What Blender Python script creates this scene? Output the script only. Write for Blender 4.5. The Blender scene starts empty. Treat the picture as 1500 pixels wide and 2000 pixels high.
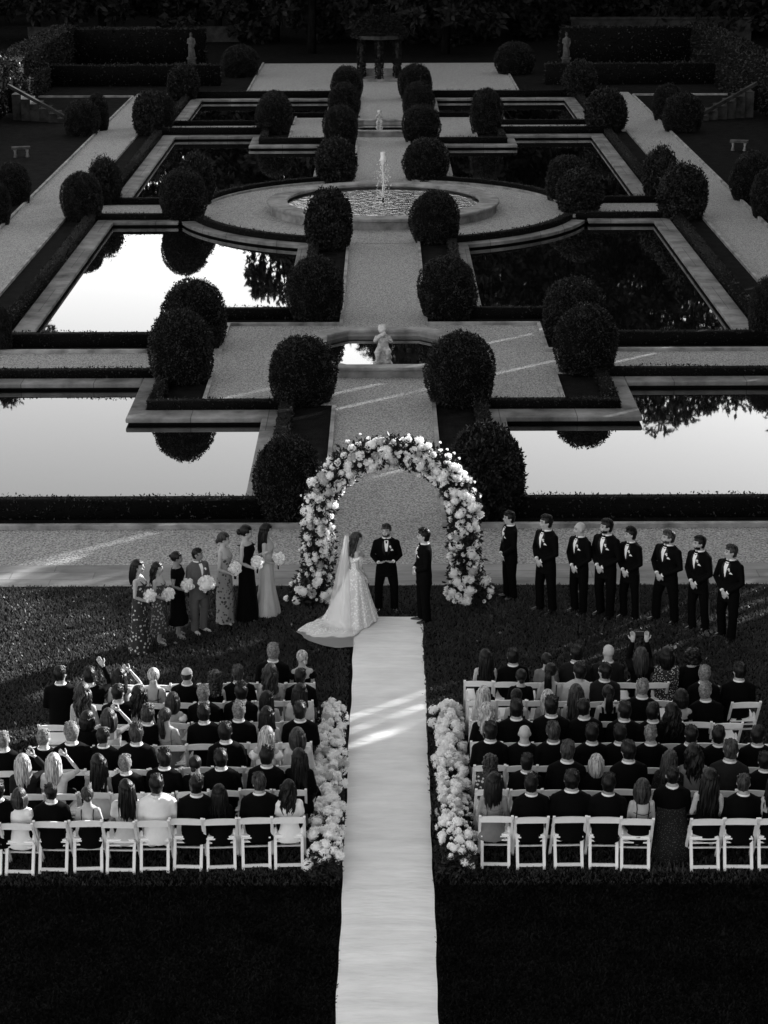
import bpy, bmesh, math, random
import numpy as np
from mathutils import Vector, Matrix
random.seed(7); RNG = np.random.default_rng(11)
R = math.radians
sc = bpy.context.scene
COL = sc.collection
# ------------------------------------------------------------------ camera
F_PX, TH, YAW, ROLL, CH, CX = 3903.5, 0.319445, -0.00036, -0.0038258, 13.2573, 0.0100
_fw = np.array([math.sin(YAW)*math.cos(TH), math.cos(YAW)*math.cos(TH), -math.sin(TH)])
_r = np.cross(_fw, [0, 0, 1]); _r /= np.linalg.norm(_r); _u = np.cross(_r, _fw)
_c, _s = math.cos(ROLL), math.sin(ROLL)
CR = np.array([_c*_r+_s*_u, -_s*_r+_c*_u, -_fw])
def ray(px, py):
    return CR.T @ np.array([(px-750)/F_PX, (1000-py)/F_PX, -1.0])
def G(px, py, z=0.0):                       # photo point -> ground point
    d = ray(px, py); t = (z-CH)/d[2]
    return CX+d[0]*t, d[1]*t
def AY(px, py, Y):                          # photo point -> x, z in the upright plane y = Y
    d = ray(px, py); t = Y/d[1]
    return CX+d[0]*t, CH+d[2]*t
cam = bpy.data.cameras.new('camera'); camo = bpy.data.objects.new('camera', cam); COL.objects.link(camo)
M = Matrix([[CR[0][i], CR[1][i], CR[2][i], 0] for i in range(3)]+[[0, 0, 0, 1]])
M.translation = Vector((CX, 0, CH)); camo.matrix_world = M
cam.sensor_fit = 'VERTICAL'; cam.sensor_height = 24; cam.lens = F_PX/2000*24
cam.clip_start = 0.5; cam.clip_end = 4000
sc.camera = camo
sc.view_settings.view_transform = 'Standard'; sc.view_settings.look = 'None'; sc.view_settings.exposure = 0
# ------------------------------------------------------------------ light
SUN_AZ = R(40); SUN_EL = R(18)             # azimuth measured from +X towards +Y
sd = Vector((math.cos(SUN_AZ)*math.cos(SUN_EL), math.sin(SUN_AZ)*math.cos(SUN_EL), math.sin(SUN_EL)))
w = bpy.data.worlds.new('World'); sc.world = w; w.use_nodes = True
nt = w.node_tree; nt.nodes.clear()
sky = nt.nodes.new('ShaderNodeTexSky'); sky.sky_type = 'NISHITA'; sky.sun_disc = False
sky.sun_elevation = SUN_EL; sky.sun_rotation = math.pi/2-SUN_AZ
bw = nt.nodes.new('ShaderNodeRGBToBW'); bg = nt.nodes.new('ShaderNodeBackground'); ow = nt.nodes.new('ShaderNodeOutputWorld')
bg.inputs[1].default_value = 0.46
nt.links.new(sky.outputs[0], bw.inputs[0]); nt.links.new(bw.outputs[0], bg.inputs[0]); nt.links.new(bg.outputs[0], ow.inputs[0])
sl = bpy.data.lights.new('sun', 'SUN'); sl.energy = 17; sl.angle = R(0.28); sl.color = (1, 1, 1)
so = bpy.data.objects.new('sun', sl); so.rotation_euler = sd.to_track_quat('Z', 'Y').to_euler(); COL.objects.link(so)
# ------------------------------------------------------------------ materials
MATS = {}
def mat(name, v, rough=.8, spec=.3, var=0.0, scale=8.0, bump=0.0, bscale=40.0, trans=0.0, detail=4, sheen=0.0, v2=None, coords='Object', stretch=(1, 1, 1), dist=.02, contrast=None):
    if name in MATS: return MATS[name]
    m = bpy.data.materials.new(name); m.use_nodes = True; n = m.node_tree; b = n.nodes['Principled BSDF']
    b.inputs['Base Color'].default_value = (v, v, v, 1); b.inputs['Roughness'].default_value = rough
    b.inputs['Specular IOR Level'].default_value = spec
    if sheen: b.inputs['Sheen Weight'].default_value = sheen
    tc = n.nodes.new('ShaderNodeTexCoord'); mp = n.nodes.new('ShaderNodeMapping'); mp.inputs['Scale'].default_value = stretch
    n.links.new(tc.outputs[coords], mp.inputs[0])
    if var or v2 is not None:
        t = n.nodes.new('ShaderNodeTexNoise'); t.inputs['Scale'].default_value = scale; t.inputs['Detail'].default_value = detail
        t.inputs['Roughness'].default_value = .65
        n.links.new(mp.outputs[0], t.inputs[0])
        r = n.nodes.new('ShaderNodeValToRGB'); a, c = (v*(1-var), v*(1+var)) if v2 is None else (v, v2)
        r.color_ramp.elements[0].position, r.color_ramp.elements[1].position = contrast or (.32, .68)
        r.color_ramp.elements[0].color = (a, a, a, 1); r.color_ramp.elements[1].color = (c, c, c, 1)
        n.links.new(t.outputs[0], r.inputs[0]); n.links.new(r.outputs[0], b.inputs['Base Color'])
    if bump:
        t2 = n.nodes.new('ShaderNodeTexNoise'); t2.inputs['Scale'].default_value = bscale; t2.inputs['Detail'].default_value = 3
        n.links.new(mp.outputs[0], t2.inputs[0])
        bn = n.nodes.new('ShaderNodeBump'); bn.inputs['Strength'].default_value = bump; bn.inputs['Distance'].default_value = dist
        n.links.new(t2.outputs[0], bn.inputs['Height']); n.links.new(bn.outputs[0], b.inputs['Normal'])
    if trans:
        tr = n.nodes.new('ShaderNodeBsdfTranslucent'); tr.inputs[0].default_value = (v, v, v, 1)
        mx = n.nodes.new('ShaderNodeMixShader'); mx.inputs[0].default_value = trans
        o = n.nodes['Material Output']; n.links.new(b.outputs[0], mx.inputs[1]); n.links.new(tr.outputs[0], mx.inputs[2]); n.links.new(mx.outputs[0], o.inputs[0])
    MATS[name] = m
    return m
GRASS = mat('lawn_soil', .003, .95, .03, v2=.010, scale=3.0, detail=8, bump=1, bscale=60, dist=.04)
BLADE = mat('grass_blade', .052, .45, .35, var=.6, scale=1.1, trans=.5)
BLADEF = mat('grass_blade_painted_shade', .0065, .6, .08, var=.8, scale=1.4, trans=.3)  # darker copy of the lawn blade, foreground shade put into its colour
BLADE2 = mat('bed_grass', .02, .6, .3, var=.5, scale=1.5, trans=.2)
SOIL = mat('garden_turf', .005, .95, .03, v2=.016, scale=2.2, detail=9, bump=1, bscale=30, dist=.05)
GRAVEL = mat('gravel', .05, .9, .1, v2=.70, scale=26, detail=12, bump=1, bscale=34, dist=.05, contrast=(.33, .70))
PAVE = mat('paving_stone', .15, .8, .2, v2=.34, scale=1.6, detail=8, bump=.3, bscale=20, stretch=(.35, 1, 1))
COPE = mat('coping_stone', .04, .75, .2, v2=.31, scale=.9, detail=9, bump=.4, bscale=14, contrast=(.3, .7))
KERB = mat('kerb_stone', .10, .8, .2, v2=.42, scale=1.5, detail=8, bump=.4, bscale=20)
PALEST = mat('pale_carved_stone', .2, .8, .2, v2=.78, scale=4.5, detail=8, bump=.6, bscale=18)
OLDST2 = mat('worn_stone', .03, .9, .1, v2=.13, scale=3, detail=8, bump=.5, bscale=12)
STONE = mat('carved_stone', .10, .8, .2, v2=.36, scale=1.4, detail=10, bump=.25, bscale=14)
OLDST = mat('old_stone', .012, .9, .1, v2=.06, scale=2, detail=8, bump=.5, bscale=10)
LEAF = mat('box_leaf', .0028, .48, .2, v2=.04, contrast=(.38, .72), scale=7, detail=5, trans=.1)
CORE = mat('hedge_core', .003, .95, .1)
TLEAF = mat('tree_leaf', .004, .6, .1, v2=.03, scale=1.2, detail=3, trans=.15)
VINE = mat('vine_leaf', .003, .6, .1, v2=.022, scale=3, trans=.15)
BARK = mat('bark', .003, .95, .03, v2=.014, scale=3, bump=.8, bscale=12, stretch=(3, 3, .5))
BLOOM = mat('white_petal', .97, .6, .3, var=.12, scale=30, trans=.25)
BLOOM2 = mat('blush_petal', .55, .6, .3, var=.15, scale=30, trans=.25)
FLEAF = mat('garland_leaf', .005, .5, .15, v2=.04, scale=7, trans=.15)
CHAIR = mat('white_paint', .86, .45, .4, var=.05, scale=6)
SEATM = mat('white_vinyl', .92, .5, .4)
BLACK = mat('black_suit', .003, .8, .045)
CHAR = mat('charcoal_cloth', .013, .85, .08, var=.2, scale=20)
SATINB = mat('satin_lapel', .005, .4, .2)
SHOE = mat('polished_shoe', .008, .22, .6)
WHITE = mat('white_cloth', .82, .8, .2, var=.04, scale=15, bump=.25, bscale=14)
CREAM = mat('pale_cloth', .50, .85, .2, var=.08, scale=12, bump=.25, bscale=14)
GREY = mat('grey_cloth', .16, .85, .2, var=.1, scale=14, bump=.2, bscale=14)
GSUIT = mat('grey_suit', .10, .85, .2, var=.08, scale=14)
SATIN = mat('satin_cloth', .46, .32, .6, var=.15, scale=4, bump=.35, bscale=5, stretch=(3, 3, .5))
SK1 = mat('light_skin', .40, .55, .35, var=.05, scale=12)
SK2 = mat('tan_skin', .22, .5, .35, var=.05, scale=12)
SK3 = mat('brown_skin', .11, .45, .4, var=.05, scale=12)
HD = mat('dark_hair', .0012, .36, .2, v2=.014, scale=30, contrast=(.42, .66), stretch=(1.4, 1.4, .12), bump=.5, bscale=60)
HB = mat('brown_hair', .004, .4, .22, v2=.07, scale=30, contrast=(.4, .68), stretch=(1.4, 1.4, .12), bump=.5, bscale=60)
HL = mat('blonde_hair', .06, .42, .4, v2=.6, scale=30, contrast=(.36, .64), stretch=(1.4, 1.4, .12), bump=.5, bscale=60)
HG = mat('grey_hair', .03, .6, .2, v2=.26, scale=34, bump=.5, bscale=60)
EYE = mat('eye_dark', .02, .3, .5)
LIP = mat('lip', .15, .5, .3)
def pattern_mat(name, v1, v2, scale, thr):
    m = mat(name, v1, .85, .2); n = m.node_tree; b = n.nodes['Principled BSDF']
    tc = n.nodes.new('ShaderNodeTexCoord'); vo = n.nodes.new('ShaderNodeTexVoronoi'); vo.inputs['Scale'].default_value = scale
    nz = n.nodes.new('ShaderNodeTexNoise'); nz.inputs['Scale'].default_value = scale*2.2
    ad = n.nodes.new('ShaderNodeMath'); ad.operation = 'MULTIPLY_ADD'; ad.inputs[1].default_value = .5
    r = n.nodes.new('ShaderNodeValToRGB'); r.color_ramp.elements[0].position = thr; r.color_ramp.elements[1].position = thr+.06
    r.color_ramp.elements[0].color = (v2, v2, v2, 1); r.color_ramp.elements[1].color = (v1, v1, v1, 1)
    n.links.new(tc.outputs['Object'], vo.inputs[0]); n.links.new(tc.outputs['Object'], nz.inputs[0])
    n.links.new(nz.outputs[0], ad.inputs[0]); n.links.new(vo.outputs[0], ad.inputs[2])
    n.links.new(ad.outputs[0], r.inputs[0]); n.links.new(r.outputs[0], b.inputs['Base Color'])
    return m
FLOR1 = pattern_mat('dark_floral_cloth', .03, .46, 15, .52)
FLOR2 = pattern_mat('mid_floral_cloth', .06, .36, 17, .54)
FLOR3 = pattern_mat('pale_floral_cloth', .26, .05, 15, .58)
SPECK = pattern_mat('speckled_cloth', .03, .62, 38, .55)
DOTS = pattern_mat('dotted_cloth', .008, .10, 45, .45)
LACE = pattern_mat('lace_cloth', .74, .98, 26, .62)
def water_mat(name, k0, k1, bump, bscale, base=.004, dist=.02):
    m = bpy.data.materials.new(name); m.use_nodes = True; n = m.node_tree; n.nodes.clear()
    o = n.nodes.new('ShaderNodeOutputMaterial'); gl = n.nodes.new('ShaderNodeBsdfGlossy'); df = n.nodes.new('ShaderNodeBsdfDiffuse')
    gl.inputs['Roughness'].default_value = .015; gl.inputs[0].default_value = (1, 1, 1, 1); df.inputs[0].default_value = (base, base, base, 1)
    fr = n.nodes.new('ShaderNodeFresnel'); fr.inputs[0].default_value = 1.33
    ma = n.nodes.new('ShaderNodeMath'); ma.operation = 'MULTIPLY_ADD'; ma.inputs[1].default_value = k1; ma.inputs[2].default_value = k0; ma.use_clamp = True
    mx = n.nodes.new('ShaderNodeMixShader'); tc = n.nodes.new('ShaderNodeTexCoord'); t = n.nodes.new('ShaderNodeTexNoise')
    t.inputs['Scale'].default_value = bscale; t.inputs['Detail'].default_value = 4
    bn = n.nodes.new('ShaderNodeBump'); bn.inputs['Strength'].default_value = bump; bn.inputs['Distance'].default_value = dist
    L = n.links.new
    L(tc.outputs['Object'], t.inputs[0]); L(t.outputs[0], bn.inputs['Height']); L(bn.outputs[0], gl.inputs['Normal'])
    L(fr.outputs[0], ma.inputs[0]); L(ma.outputs[0], mx.inputs[0]); L(df.outputs[0], mx.inputs[1]); L(gl.outputs[0], mx.inputs[2]); L(mx.outputs[0], o.inputs[0])
    return m
WATER = water_mat('still_water', -.06, 2.1, .012, 1.3)
RIPPLE = water_mat('rippled_water', .05, 2.2, 1.0, 3.8, .006, .045)
CALM = water_mat('calm_water', .0, 2.2, .02, 2.5, .004)
def veil_mat():
    m = bpy.data.materials.new('tulle'); m.use_nodes = True; n = m.node_tree; b = n.nodes['Principled BSDF']
    b.inputs['Base Color'].default_value = (.97, .97, .97, 1); b.inputs['Roughness'].default_value = .8; b.inputs['Alpha'].default_value = .28
    return m
VEIL = veil_mat()
def jet_mat():
    m = bpy.data.materials.new('spray'); m.use_nodes = True; b = m.node_tree.nodes['Principled BSDF']
    b.inputs['Base Color'].default_value = (.9, .9, .9, 1); b.inputs['Roughness'].default_value = .3; b.inputs['Alpha'].default_value = .75
    return m
JET = jet_mat()
# brick joints on coping / paving
def joints(m, scale, w_, h_, dark=.35):
    n = m.node_tree; b = n.nodes['Principled BSDF']; src = b.inputs['Base Color'].links[0].from_socket
    tc = n.nodes.new('ShaderNodeTexCoord'); br = n.nodes.new('ShaderNodeTexBrick'); br.inputs['Scale'].default_value = scale
    br.inputs['Brick Width'].default_value = w_; br.inputs['Row Height'].default_value = h_; br.inputs['Mortar Size'].default_value = .012
    br.inputs[1].default_value = (1, 1, 1, 1); br.inputs[2].default_value = (.8, .8, .8, 1); br.inputs[3].default_value = (dark, dark, dark, 1)
    mx = n.nodes.new('ShaderNodeMix'); mx.data_type = 'RGBA'; mx.blend_type = 'MULTIPLY'; mx.inputs[0].default_value = 1
    n.links.new(tc.outputs['Object'], br.inputs[0]); n.links.new(src, mx.inputs[6]); n.links.new(br.outputs[0], mx.inputs[7]); n.links.new(mx.outputs[2], b.inputs['Base Color'])
joints(PAVE, 1, 1.6, .4, .6)
joints(COPE, 1, 1.9, 3.3)
# ------------------------------------------------------------------ mesh helpers
def tag(o, label=None, cat=None, group=None, kind=None):
    if label: o['label'] = label
    if cat: o['category'] = cat
    if group: o['group'] = group
    if kind: o['kind'] = kind
    return o
def empty(name, loc, rz=0, scale=1.0):
    o = bpy.data.objects.new(name, None); o.location = loc; o.rotation_euler = (0, 0, rz); o.scale = (scale,)*3
    o.empty_display_size = .1; COL.objects.link(o); return o
def link(name, me, m=None, parent=None, loc=None, rz=0.0):
    o = bpy.data.objects.new(name, me); COL.objects.link(o)
    if not me.materials: me.materials.append(None)
    if m is not None:
        if me.materials[0] is None and me.users <= 1: me.materials[0] = m
        elif me.materials[0] is not m:
            o.material_slots[0].link = 'OBJECT'; o.material_slots[0].material = m
    if parent: o.parent = parent
    if loc is not None: o.location = loc
    if rz: o.rotation_euler = (0, 0, rz)
    return o
class MB:
    def __init__(s): s.v = []; s.f = []
    def add(s, vs, fs):
        k = len(s.v); s.v += [tuple(v) for v in vs]; s.f += [tuple(i+k for i in f) for f in fs]; return s
    def box(s, x0, y0, z0, x1, y1, z1):
        x0, x1 = sorted((x0, x1)); y0, y1 = sorted((y0, y1)); z0, z1 = sorted((z0, z1))
        return s.add([(x0,y0,z0),(x1,y0,z0),(x1,y1,z0),(x0,y1,z0),(x0,y0,z1),(x1,y0,z1),(x1,y1,z1),(x0,y1,z1)],
                     [(0,3,2,1),(4,5,6,7),(0,1,5,4),(1,2,6,5),(2,3,7,6),(3,0,4,7)])
    def rect(s, x0, y0, x1, y1, z):
        x0, x1 = sorted((x0, x1)); y0, y1 = sorted((y0, y1))
        return s.add([(x0,y0,z),(x1,y0,z),(x1,y1,z),(x0,y1,z)], [(0,1,2,3)])
    def bar(s, a, b, w_, d_, up=(0, 0, 1)):          # rectangular bar from a to b
        a, b = Vector(a), Vector(b); t = (b-a).normalized(); u = Vector(up)
        if abs(t.dot(u)) > .95: u = Vector((0, 1, 0))
        x = t.cross(u).normalized(); y = x.cross(t).normalized()
        vs = [p+x*w_*i/2+y*d_*j/2 for p in (a, b) for i, j in ((-1,-1),(1,-1),(1,1),(-1,1))]
        return s.add(vs, [(3,2,1,0),(4,5,6,7),(0,1,5,4),(1,2,6,5),(2,3,7,6),(3,0,4,7)])
    def tube(s, pts, rad, n=10, flat=None):
        pts = [Vector(p) for p in pts]; vs = []; fs = []
        prev = None
        for i, p in enumerate(pts):
            t = (pts[min(i+1, len(pts)-1)]-pts[max(i-1, 0)]).normalized()
            if prev is None:
                u = Vector((1, 0, 0)) if abs(t.x) < .8 else Vector((0, 1, 0))
            else: u = prev
            u = (u-t*u.dot(t)).normalized(); prev = u; v = t.cross(u)
            r = rad[i] if isinstance(rad, (list, tuple)) else rad
            rx, ry = r if isinstance(r, (list, tuple)) else (r, r)
            for k in range(n):
                a = 2*math.pi*k/n; vs.append(p+u*math.cos(a)*rx+v*math.sin(a)*ry)
        for i in range(len(pts)-1):
            for k in range(n): fs.append((i*n+k, i*n+(k+1) % n, (i+1)*n+(k+1) % n, (i+1)*n+k))
        fs.append(tuple(range(n-1, -1, -1))); fs.append(tuple((len(pts)-1)*n+k for k in range(n)))
        return s.add(vs, fs)
    def rings(s, rs, n=20, cap=True, fold=0.0, nf=7):      # rs: (z, cx, cy, rx, ry)
        vs = []; fs = []
        for z, cx, cy, rx, ry in rs:
            for k in range(n):
                a = 2*math.pi*k/n; q = 1+fold*math.sin(nf*a+z*2)*max(0, 1-z)
                vs.append((cx+rx*math.cos(a)*q, cy+ry*math.sin(a)*q, z))
        for i in range(len(rs)-1):
            for k in range(n): fs.append((i*n+k, i*n+(k+1) % n, (i+1)*n+(k+1) % n, (i+1)*n+k))
        if cap:
            fs.append(tuple(range(n-1, -1, -1))); fs.append(tuple((len(rs)-1)*n+k for k in range(n)))
        return s.add(vs, fs)
    def ball(s, c, r, n=12, m=8, rot=None, jit=0.0):
        rx, ry, rz = r if isinstance(r, (list, tuple)) else (r, r, r)
        vs = []; fs = []
        for j in range(1, m):
            ph = math.pi*j/m
            for k in range(n):
                a = 2*math.pi*k/n; q = 1+random.uniform(-jit, jit)
                vs.append(Vector((rx*math.sin(ph)*math.cos(a)*q, ry*math.sin(ph)*math.sin(a)*q, rz*math.cos(ph)*q)))
        vs += [Vector((0, 0, rz)), Vector((0, 0, -rz))]; T = len(vs)-2
        if rot is not None: vs = [rot @ v for v in vs]
        vs = [v+Vector(c) for v in vs]
        for k in range(n):
            fs.append((T, k, (k+1) % n)); fs.append((T+1, (m-2)*n+(k+1) % n, (m-2)*n+k))
            for j in range(m-2): fs.append((j*n+k, (j+1)*n+k, (j+1)*n+(k+1) % n, j*n+(k+1) % n))
        return s.add(vs, fs)
    def mesh(s, name, smooth=True):
        me = bpy.data.meshes.new(name); me.from_pydata(s.v, [], s.f); me.update()
        if smooth: me.shade_smooth()
        return me
    def build(s, name, m, parent=None, smooth=True, bevel=0):
        o = link(name, s.mesh(name, smooth and not bevel), m, parent)
        return o
def remesh(mb, name, vox, it=4, fac=.5):
    me = mb.mesh('tmp'); o = bpy.data.objects.new('tmp', me); COL.objects.link(o)
    md = o.modifiers.new('r', 'REMESH'); md.mode = 'VOXEL'; md.voxel_size = vox
    ms = o.modifiers.new('s', 'SMOOTH'); ms.iterations = it; ms.factor = fac
    dg = bpy.context.evaluated_depsgraph_get(); out = bpy.data.meshes.new_from_object(o.evaluated_get(dg))
    bpy.data.objects.remove(o); bpy.data.meshes.remove(me); out.name = name; out.shade_smooth()
    return out
def np_mesh(name, V, Fq):
    me = bpy.data.meshes.new(name); nv, nf = len(V), len(Fq); k = Fq.shape[1]
    me.vertices.add(nv); me.vertices.foreach_set('co', V.astype(np.float32).ravel())
    me.loops.add(nf*k); me.loops.foreach_set('vertex_index', Fq.astype(np.int32).ravel())
    me.polygons.add(nf); me.polygons.foreach_set('loop_start', np.arange(0, nf*k, k, dtype=np.int32))
    me.update(calc_edges=True); me.validate(); return me
def leaf_quads(P, N, size, spread=.8, aspect=.55, sj=.4):
    """diamond leaves at points P with normals N"""
    n = len(P); D = N*spread*.6+RNG.normal(0, .6, (n, 3)); D /= np.linalg.norm(D, axis=1)[:, None]+1e-9
    U = np.cross(D, RNG.normal(0, 1, (n, 3))); U /= np.linalg.norm(U, axis=1)[:, None]+1e-9
    s_ = (size*(1+RNG.uniform(-sj, sj, n)))[:, None]
    V = np.stack([P-D*s_*.15, P+D*s_*.4+U*s_*aspect*.5, P+D*s_, P+D*s_*.4-U*s_*aspect*.5], 1).reshape(-1, 3)
    return V, np.arange(4*n).reshape(-1, 4)
def lobj(name, P, N, size, m, parent=None, **k):
    V, Fq = leaf_quads(P, N, size, **k); return link(name, np_mesh(name, V, Fq), m, parent)
def sub_leaves_mesh(name, mb, P, N, size, mats, **k):
    """core mesh (slot 1) + leaves (slot 0) in one mesh"""
    V, Fq = leaf_quads(P, N, size, **k)
    lv = np_mesh(name, V, Fq); cv = mb.mesh('c')
    bm = bmesh.new(); bm.from_mesh(lv); nl = len(bm.faces); bm.from_mesh(cv)
    bm.faces.ensure_lookup_table()
    for f in bm.faces[nl:]: f.material_index = 1; f.smooth = True
    me = bpy.data.meshes.new(name); bm.to_mesh(me); bm.free(); bpy.data.meshes.remove(lv); bpy.data.meshes.remove(cv)
    for q in mats: me.materials.append(q)
    return me
YC = 77.2
# ------------------------------------------------------------------ setting
def struct(name, mb, m): return tag(mb.build(name, m, None, smooth=False), kind='structure')
b = MB(); b.rect(-1500, -200, 1500, 2500, -.45); struct('ground', b, SOIL)
b = MB(); b.rect(-400, -150, 400, 35.6, 0); struct('lawn', b, GRASS)
pools = [(3, 40.8, 10.15, 47.3), (6.35, 47.3, 10.15, 50.7), (6.35, 56.1, 10.15, 59.4), (3, 59.4, 10.15, 74.7)]
pools += [(a, 2*YC-d, c, 2*YC-b_) for a, b_, c, d in pools]
pools += [(-c, b_, -a, d) for a, b_, c, d in pools]
xs = [-400, -10.15, -6.35, -3, 3, 6.35, 10.15, 400]; ys = sorted({35.6, 700.0}|{p[1] for p in pools}|{p[3] for p in pools})
b = MB()
for i in range(len(xs)-1):
    for j in range(len(ys)-1):
        mx_, my_ = (xs[i]+xs[i+1])/2, (ys[j]+ys[j+1])/2
        if any(p[0] < mx_ < p[2] and p[1] < my_ < p[3] for p in pools): continue
        b.rect(xs[i], ys[j], xs[i+1], ys[j+1], 0)
struct('garden_turf', b, SOIL)
for sx in (1, -1):
    for (y0, y1, k) in ((40.8, 50.7, 0), (56.1, 74.7, 0), (2*YC-74.7, 2*YC-56.1, 0), (2*YC-50.7, 2*YC-40.8, 0)):
        b = MB(); b.rect(sx*2.9, y0-.1, sx*10.25, y1+.1, -.13); struct('pool_water', b, WATER)
def quad(boxes):
    out = []
    for (x0, y0, x1, y1) in boxes:
        for sx in (1, -1):
            for my in (0, 1):
                out.append((sx*x0, 2*YC-y0 if my else y0, sx*x1, 2*YC-y1 if my else y1))
    return out
# gravel
b = MB()
b.rect(-60, 36.8, 60, 38.95, .012); b.rect(-1.2, 38.95, 1.2, 48.6, .012); b.rect(-1.2, 2*YC-48.6, 1.2, 115.4, .012)
b.rect(-4.55, 48.6, 4.55, 57.5, .012); b.rect(-4.55, 2*YC-57.5, 4.55, 2*YC-48.6, .012)
b.rect(-1.2, 57.5, 1.2, 2*YC-57.5, .012)
for r_ in quad([(4.55, 51.7, 12.1, 54.25)]): b.rect(*r_, .012)
for sx in (1, -1): b.rect(sx*1.2, 75.6, sx*12.1, 2*YC-75.6, .012); b.rect(sx*12.1, 38.95, sx*14.15, 117, .012)
b.rect(-7.8, 115.4, 7.8, 134, .012)
struct('gravel_path', b, GRAVEL)
b = MB(); b.rect(-60, 35.6, 60, 36.8, .012); struct('stone_pavement', b, PAVE)
# disc round the fountain
RC = 77.4
def disc(b, r0, r1, z, a0=0, a1=2*math.pi, n=96, cy=RC, z0=None):
    vs = []; fs = []; k = 4 if z0 is not None else 2
    for i in range(n+1):
        a = a0+(a1-a0)*i/n; c_, s_ = math.cos(a), math.sin(a)
        vs += [(r0*c_, cy+r0*s_, z), (r1*c_, cy+r1*s_, z)]
        if z0 is not None: vs += [(r1*c_, cy+r1*s_, z0), (r0*c_, cy+r0*s_, z0)]
    for i in range(n):
        p, q = i*k, (i+1)*k
        fs.append((p, p+1, q+1, q))
        if z0 is not None: fs += [(p+1, p+2, q+2, q+1), (p+3, p, q, q+3)]
    if z0 is not None: fs += [(0, 3, 2, 1), (n*4, n*4+1, n*4+2, n*4+3)]
    return b.add(vs, fs)
b = MB(); disc(b, .01, 7.6, .006); struct('fountain_bed', b, SOIL)
b = MB(); disc(b, .01, 7.0, .02); struct('gravel_circle', b, GRAVEL)
def arcs(r, xin, yin):      # angles in first quadrant measured for r: from cross path to inner edge
    return math.asin(min(1, yin/r)), math.acos(min(1, xin/r))
b = MB()
for q in range(4):
    a0, a1 = arcs(7.8, 2.6, 2.5)
    if q in (1, 2): a0, a1 = math.pi-a1, math.pi-a0
    if q >= 2: a0, a1 = -a1, -a0
    disc(b, 7.5, 8.0, .045, a0, a1, 48, RC, -.07)
struct('circle_coping', b, COPE)
b = MB(); wl = MB()
disc(wl, .05, 7.94, -.075, n=96, z0=-.42)
for r_ in quad([(2.6, 40.1, 3.0, 47.3), (3.0, 40.1, 10.8, 40.8), (2.6, 47.3, 6.35, 48.1), (5.93, 48.1, 6.35, 51.3), (6.35, 50.7, 10.8, 51.3), (10.15, 40.8, 10.8, 50.7),
                (5.93, 55.4, 10.8, 56.1), (5.93, 56.1, 6.35, 58.75), (2.6, 58.75, 6.35, 59.4), (2.6, 59.4, 3.0, 69.9), (10.15, 56.1, 10.8, 74.7), (7.7, 74.7, 10.8, 75.2)]):
    x0, y0, x1, y1 = r_; b.box(x0, y0, -.07, x1, y1, .05)
    sx_ = 1 if x1 > x0 else -1; sy_ = 1 if y1 > y0 else -1; wl.box(x0+sx_*.06, y0+sy_*.06, -.42, x1-sx_*.06, y1-sy_*.06, -.071)
struct('pool_wall', wl, CORE)
cp = struct('pool_coping', b, COPE)
bv = cp.modifiers.new('b', 'BEVEL'); bv.width = .03; bv.segments = 2
b = MB()
for r_ in quad([(1.3, 38.95, 12.05, 39.1), (14.25, 38.95, 60, 39.1), (1.2, 39.1, 1.3, 48.6), (4.5, 48.7, 4.6, 51.65), (4.6, 54.2, 12.05, 54.35), (4.5, 54.2, 4.6, 57.5), (1.2, 57.5, 4.6, 57.6),
                (1.2, 57.6, 1.3, 70.4), (12.05, 39.1, 12.15, 51.6), (12.05, 54.35, 12.15, 75.5), (14.15, 39.1, 14.25, YC)]):
    x0, y0, x1, y1 = r_; b.box(x0, y0, -.05, x1, y1, .10)
for q in range(4):
    a0, a1 = arcs(7.05, 1.2, 1.7)
    if q in (1, 2): a0, a1 = math.pi-a1, math.pi-a0
    if q >= 2: a0, a1 = -a1, -a0
    disc(b, 7.0, 7.1, .10, a0, a1, 40, RC, -.05)
for sx in (1, -1): b.box(sx*7.8, 115.6, -.05, sx*7.9, 134, .1)
kb = struct('kerb', b, KERB)
# grass tufts (stuff)
def tufts(name, n, area, m, h=.05, lab='short dark lawn grass around the seats and the wedding party'):
    x = RNG.uniform(area[0], area[2], n); y = RNG.uniform(area[1], area[3], n)
    ok = (np.abs(x-.03) > .64) | (y > 33.95)
    pg = [G(*p_) for p_ in ((733, 1204), (728, 1222), (700, 1240), (692, 1270), (640, 1270), (600, 1254), (582, 1240), (590, 1230), (640, 1208), (668, 1192), (700, 1186))]
    ins = np.zeros(n, bool); j_ = len(pg)-1
    for i_ in range(len(pg)):
        (xa, ya), (xb, yb) = pg[i_], pg[j_]; c_ = ((ya > y) != (yb > y)) & (x < (xb-xa)*(y-ya)/(yb-ya+1e-12)+xa); ins ^= c_; j_ = i_
    ok &= ~ins
    x, y = x[ok], y[ok]; n = len(x)
    a = RNG.uniform(0, 2*math.pi, n); hh = h*RNG.uniform(.5, 1.5, n); wd = RNG.uniform(.004, .011, n)*2
    P = np.stack([x, y, np.zeros(n)], 1); U = np.stack([np.cos(a), np.sin(a), np.zeros(n)], 1)*wd[:, None]
    T = P+np.stack([RNG.normal(0, .02, n), RNG.normal(0, .02, n), hh], 1)
    V = np.stack([P-U, P+U, T+U*.3, T-U*.3], 1).reshape(-1, 3)
    return tag(link(name, np_mesh(name, V, np.arange(4*n).reshape(-1, 4)), m), lab, 'grass', kind='stuff')
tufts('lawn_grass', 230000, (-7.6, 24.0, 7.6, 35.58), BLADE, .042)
tufts('lawn_grass', 150000, (-6.2, 18.5, 6.2, 24.3), BLADEF, .032, lab='short grass coloured dark for shade in front of the camera, behind the last chair row')
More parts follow.
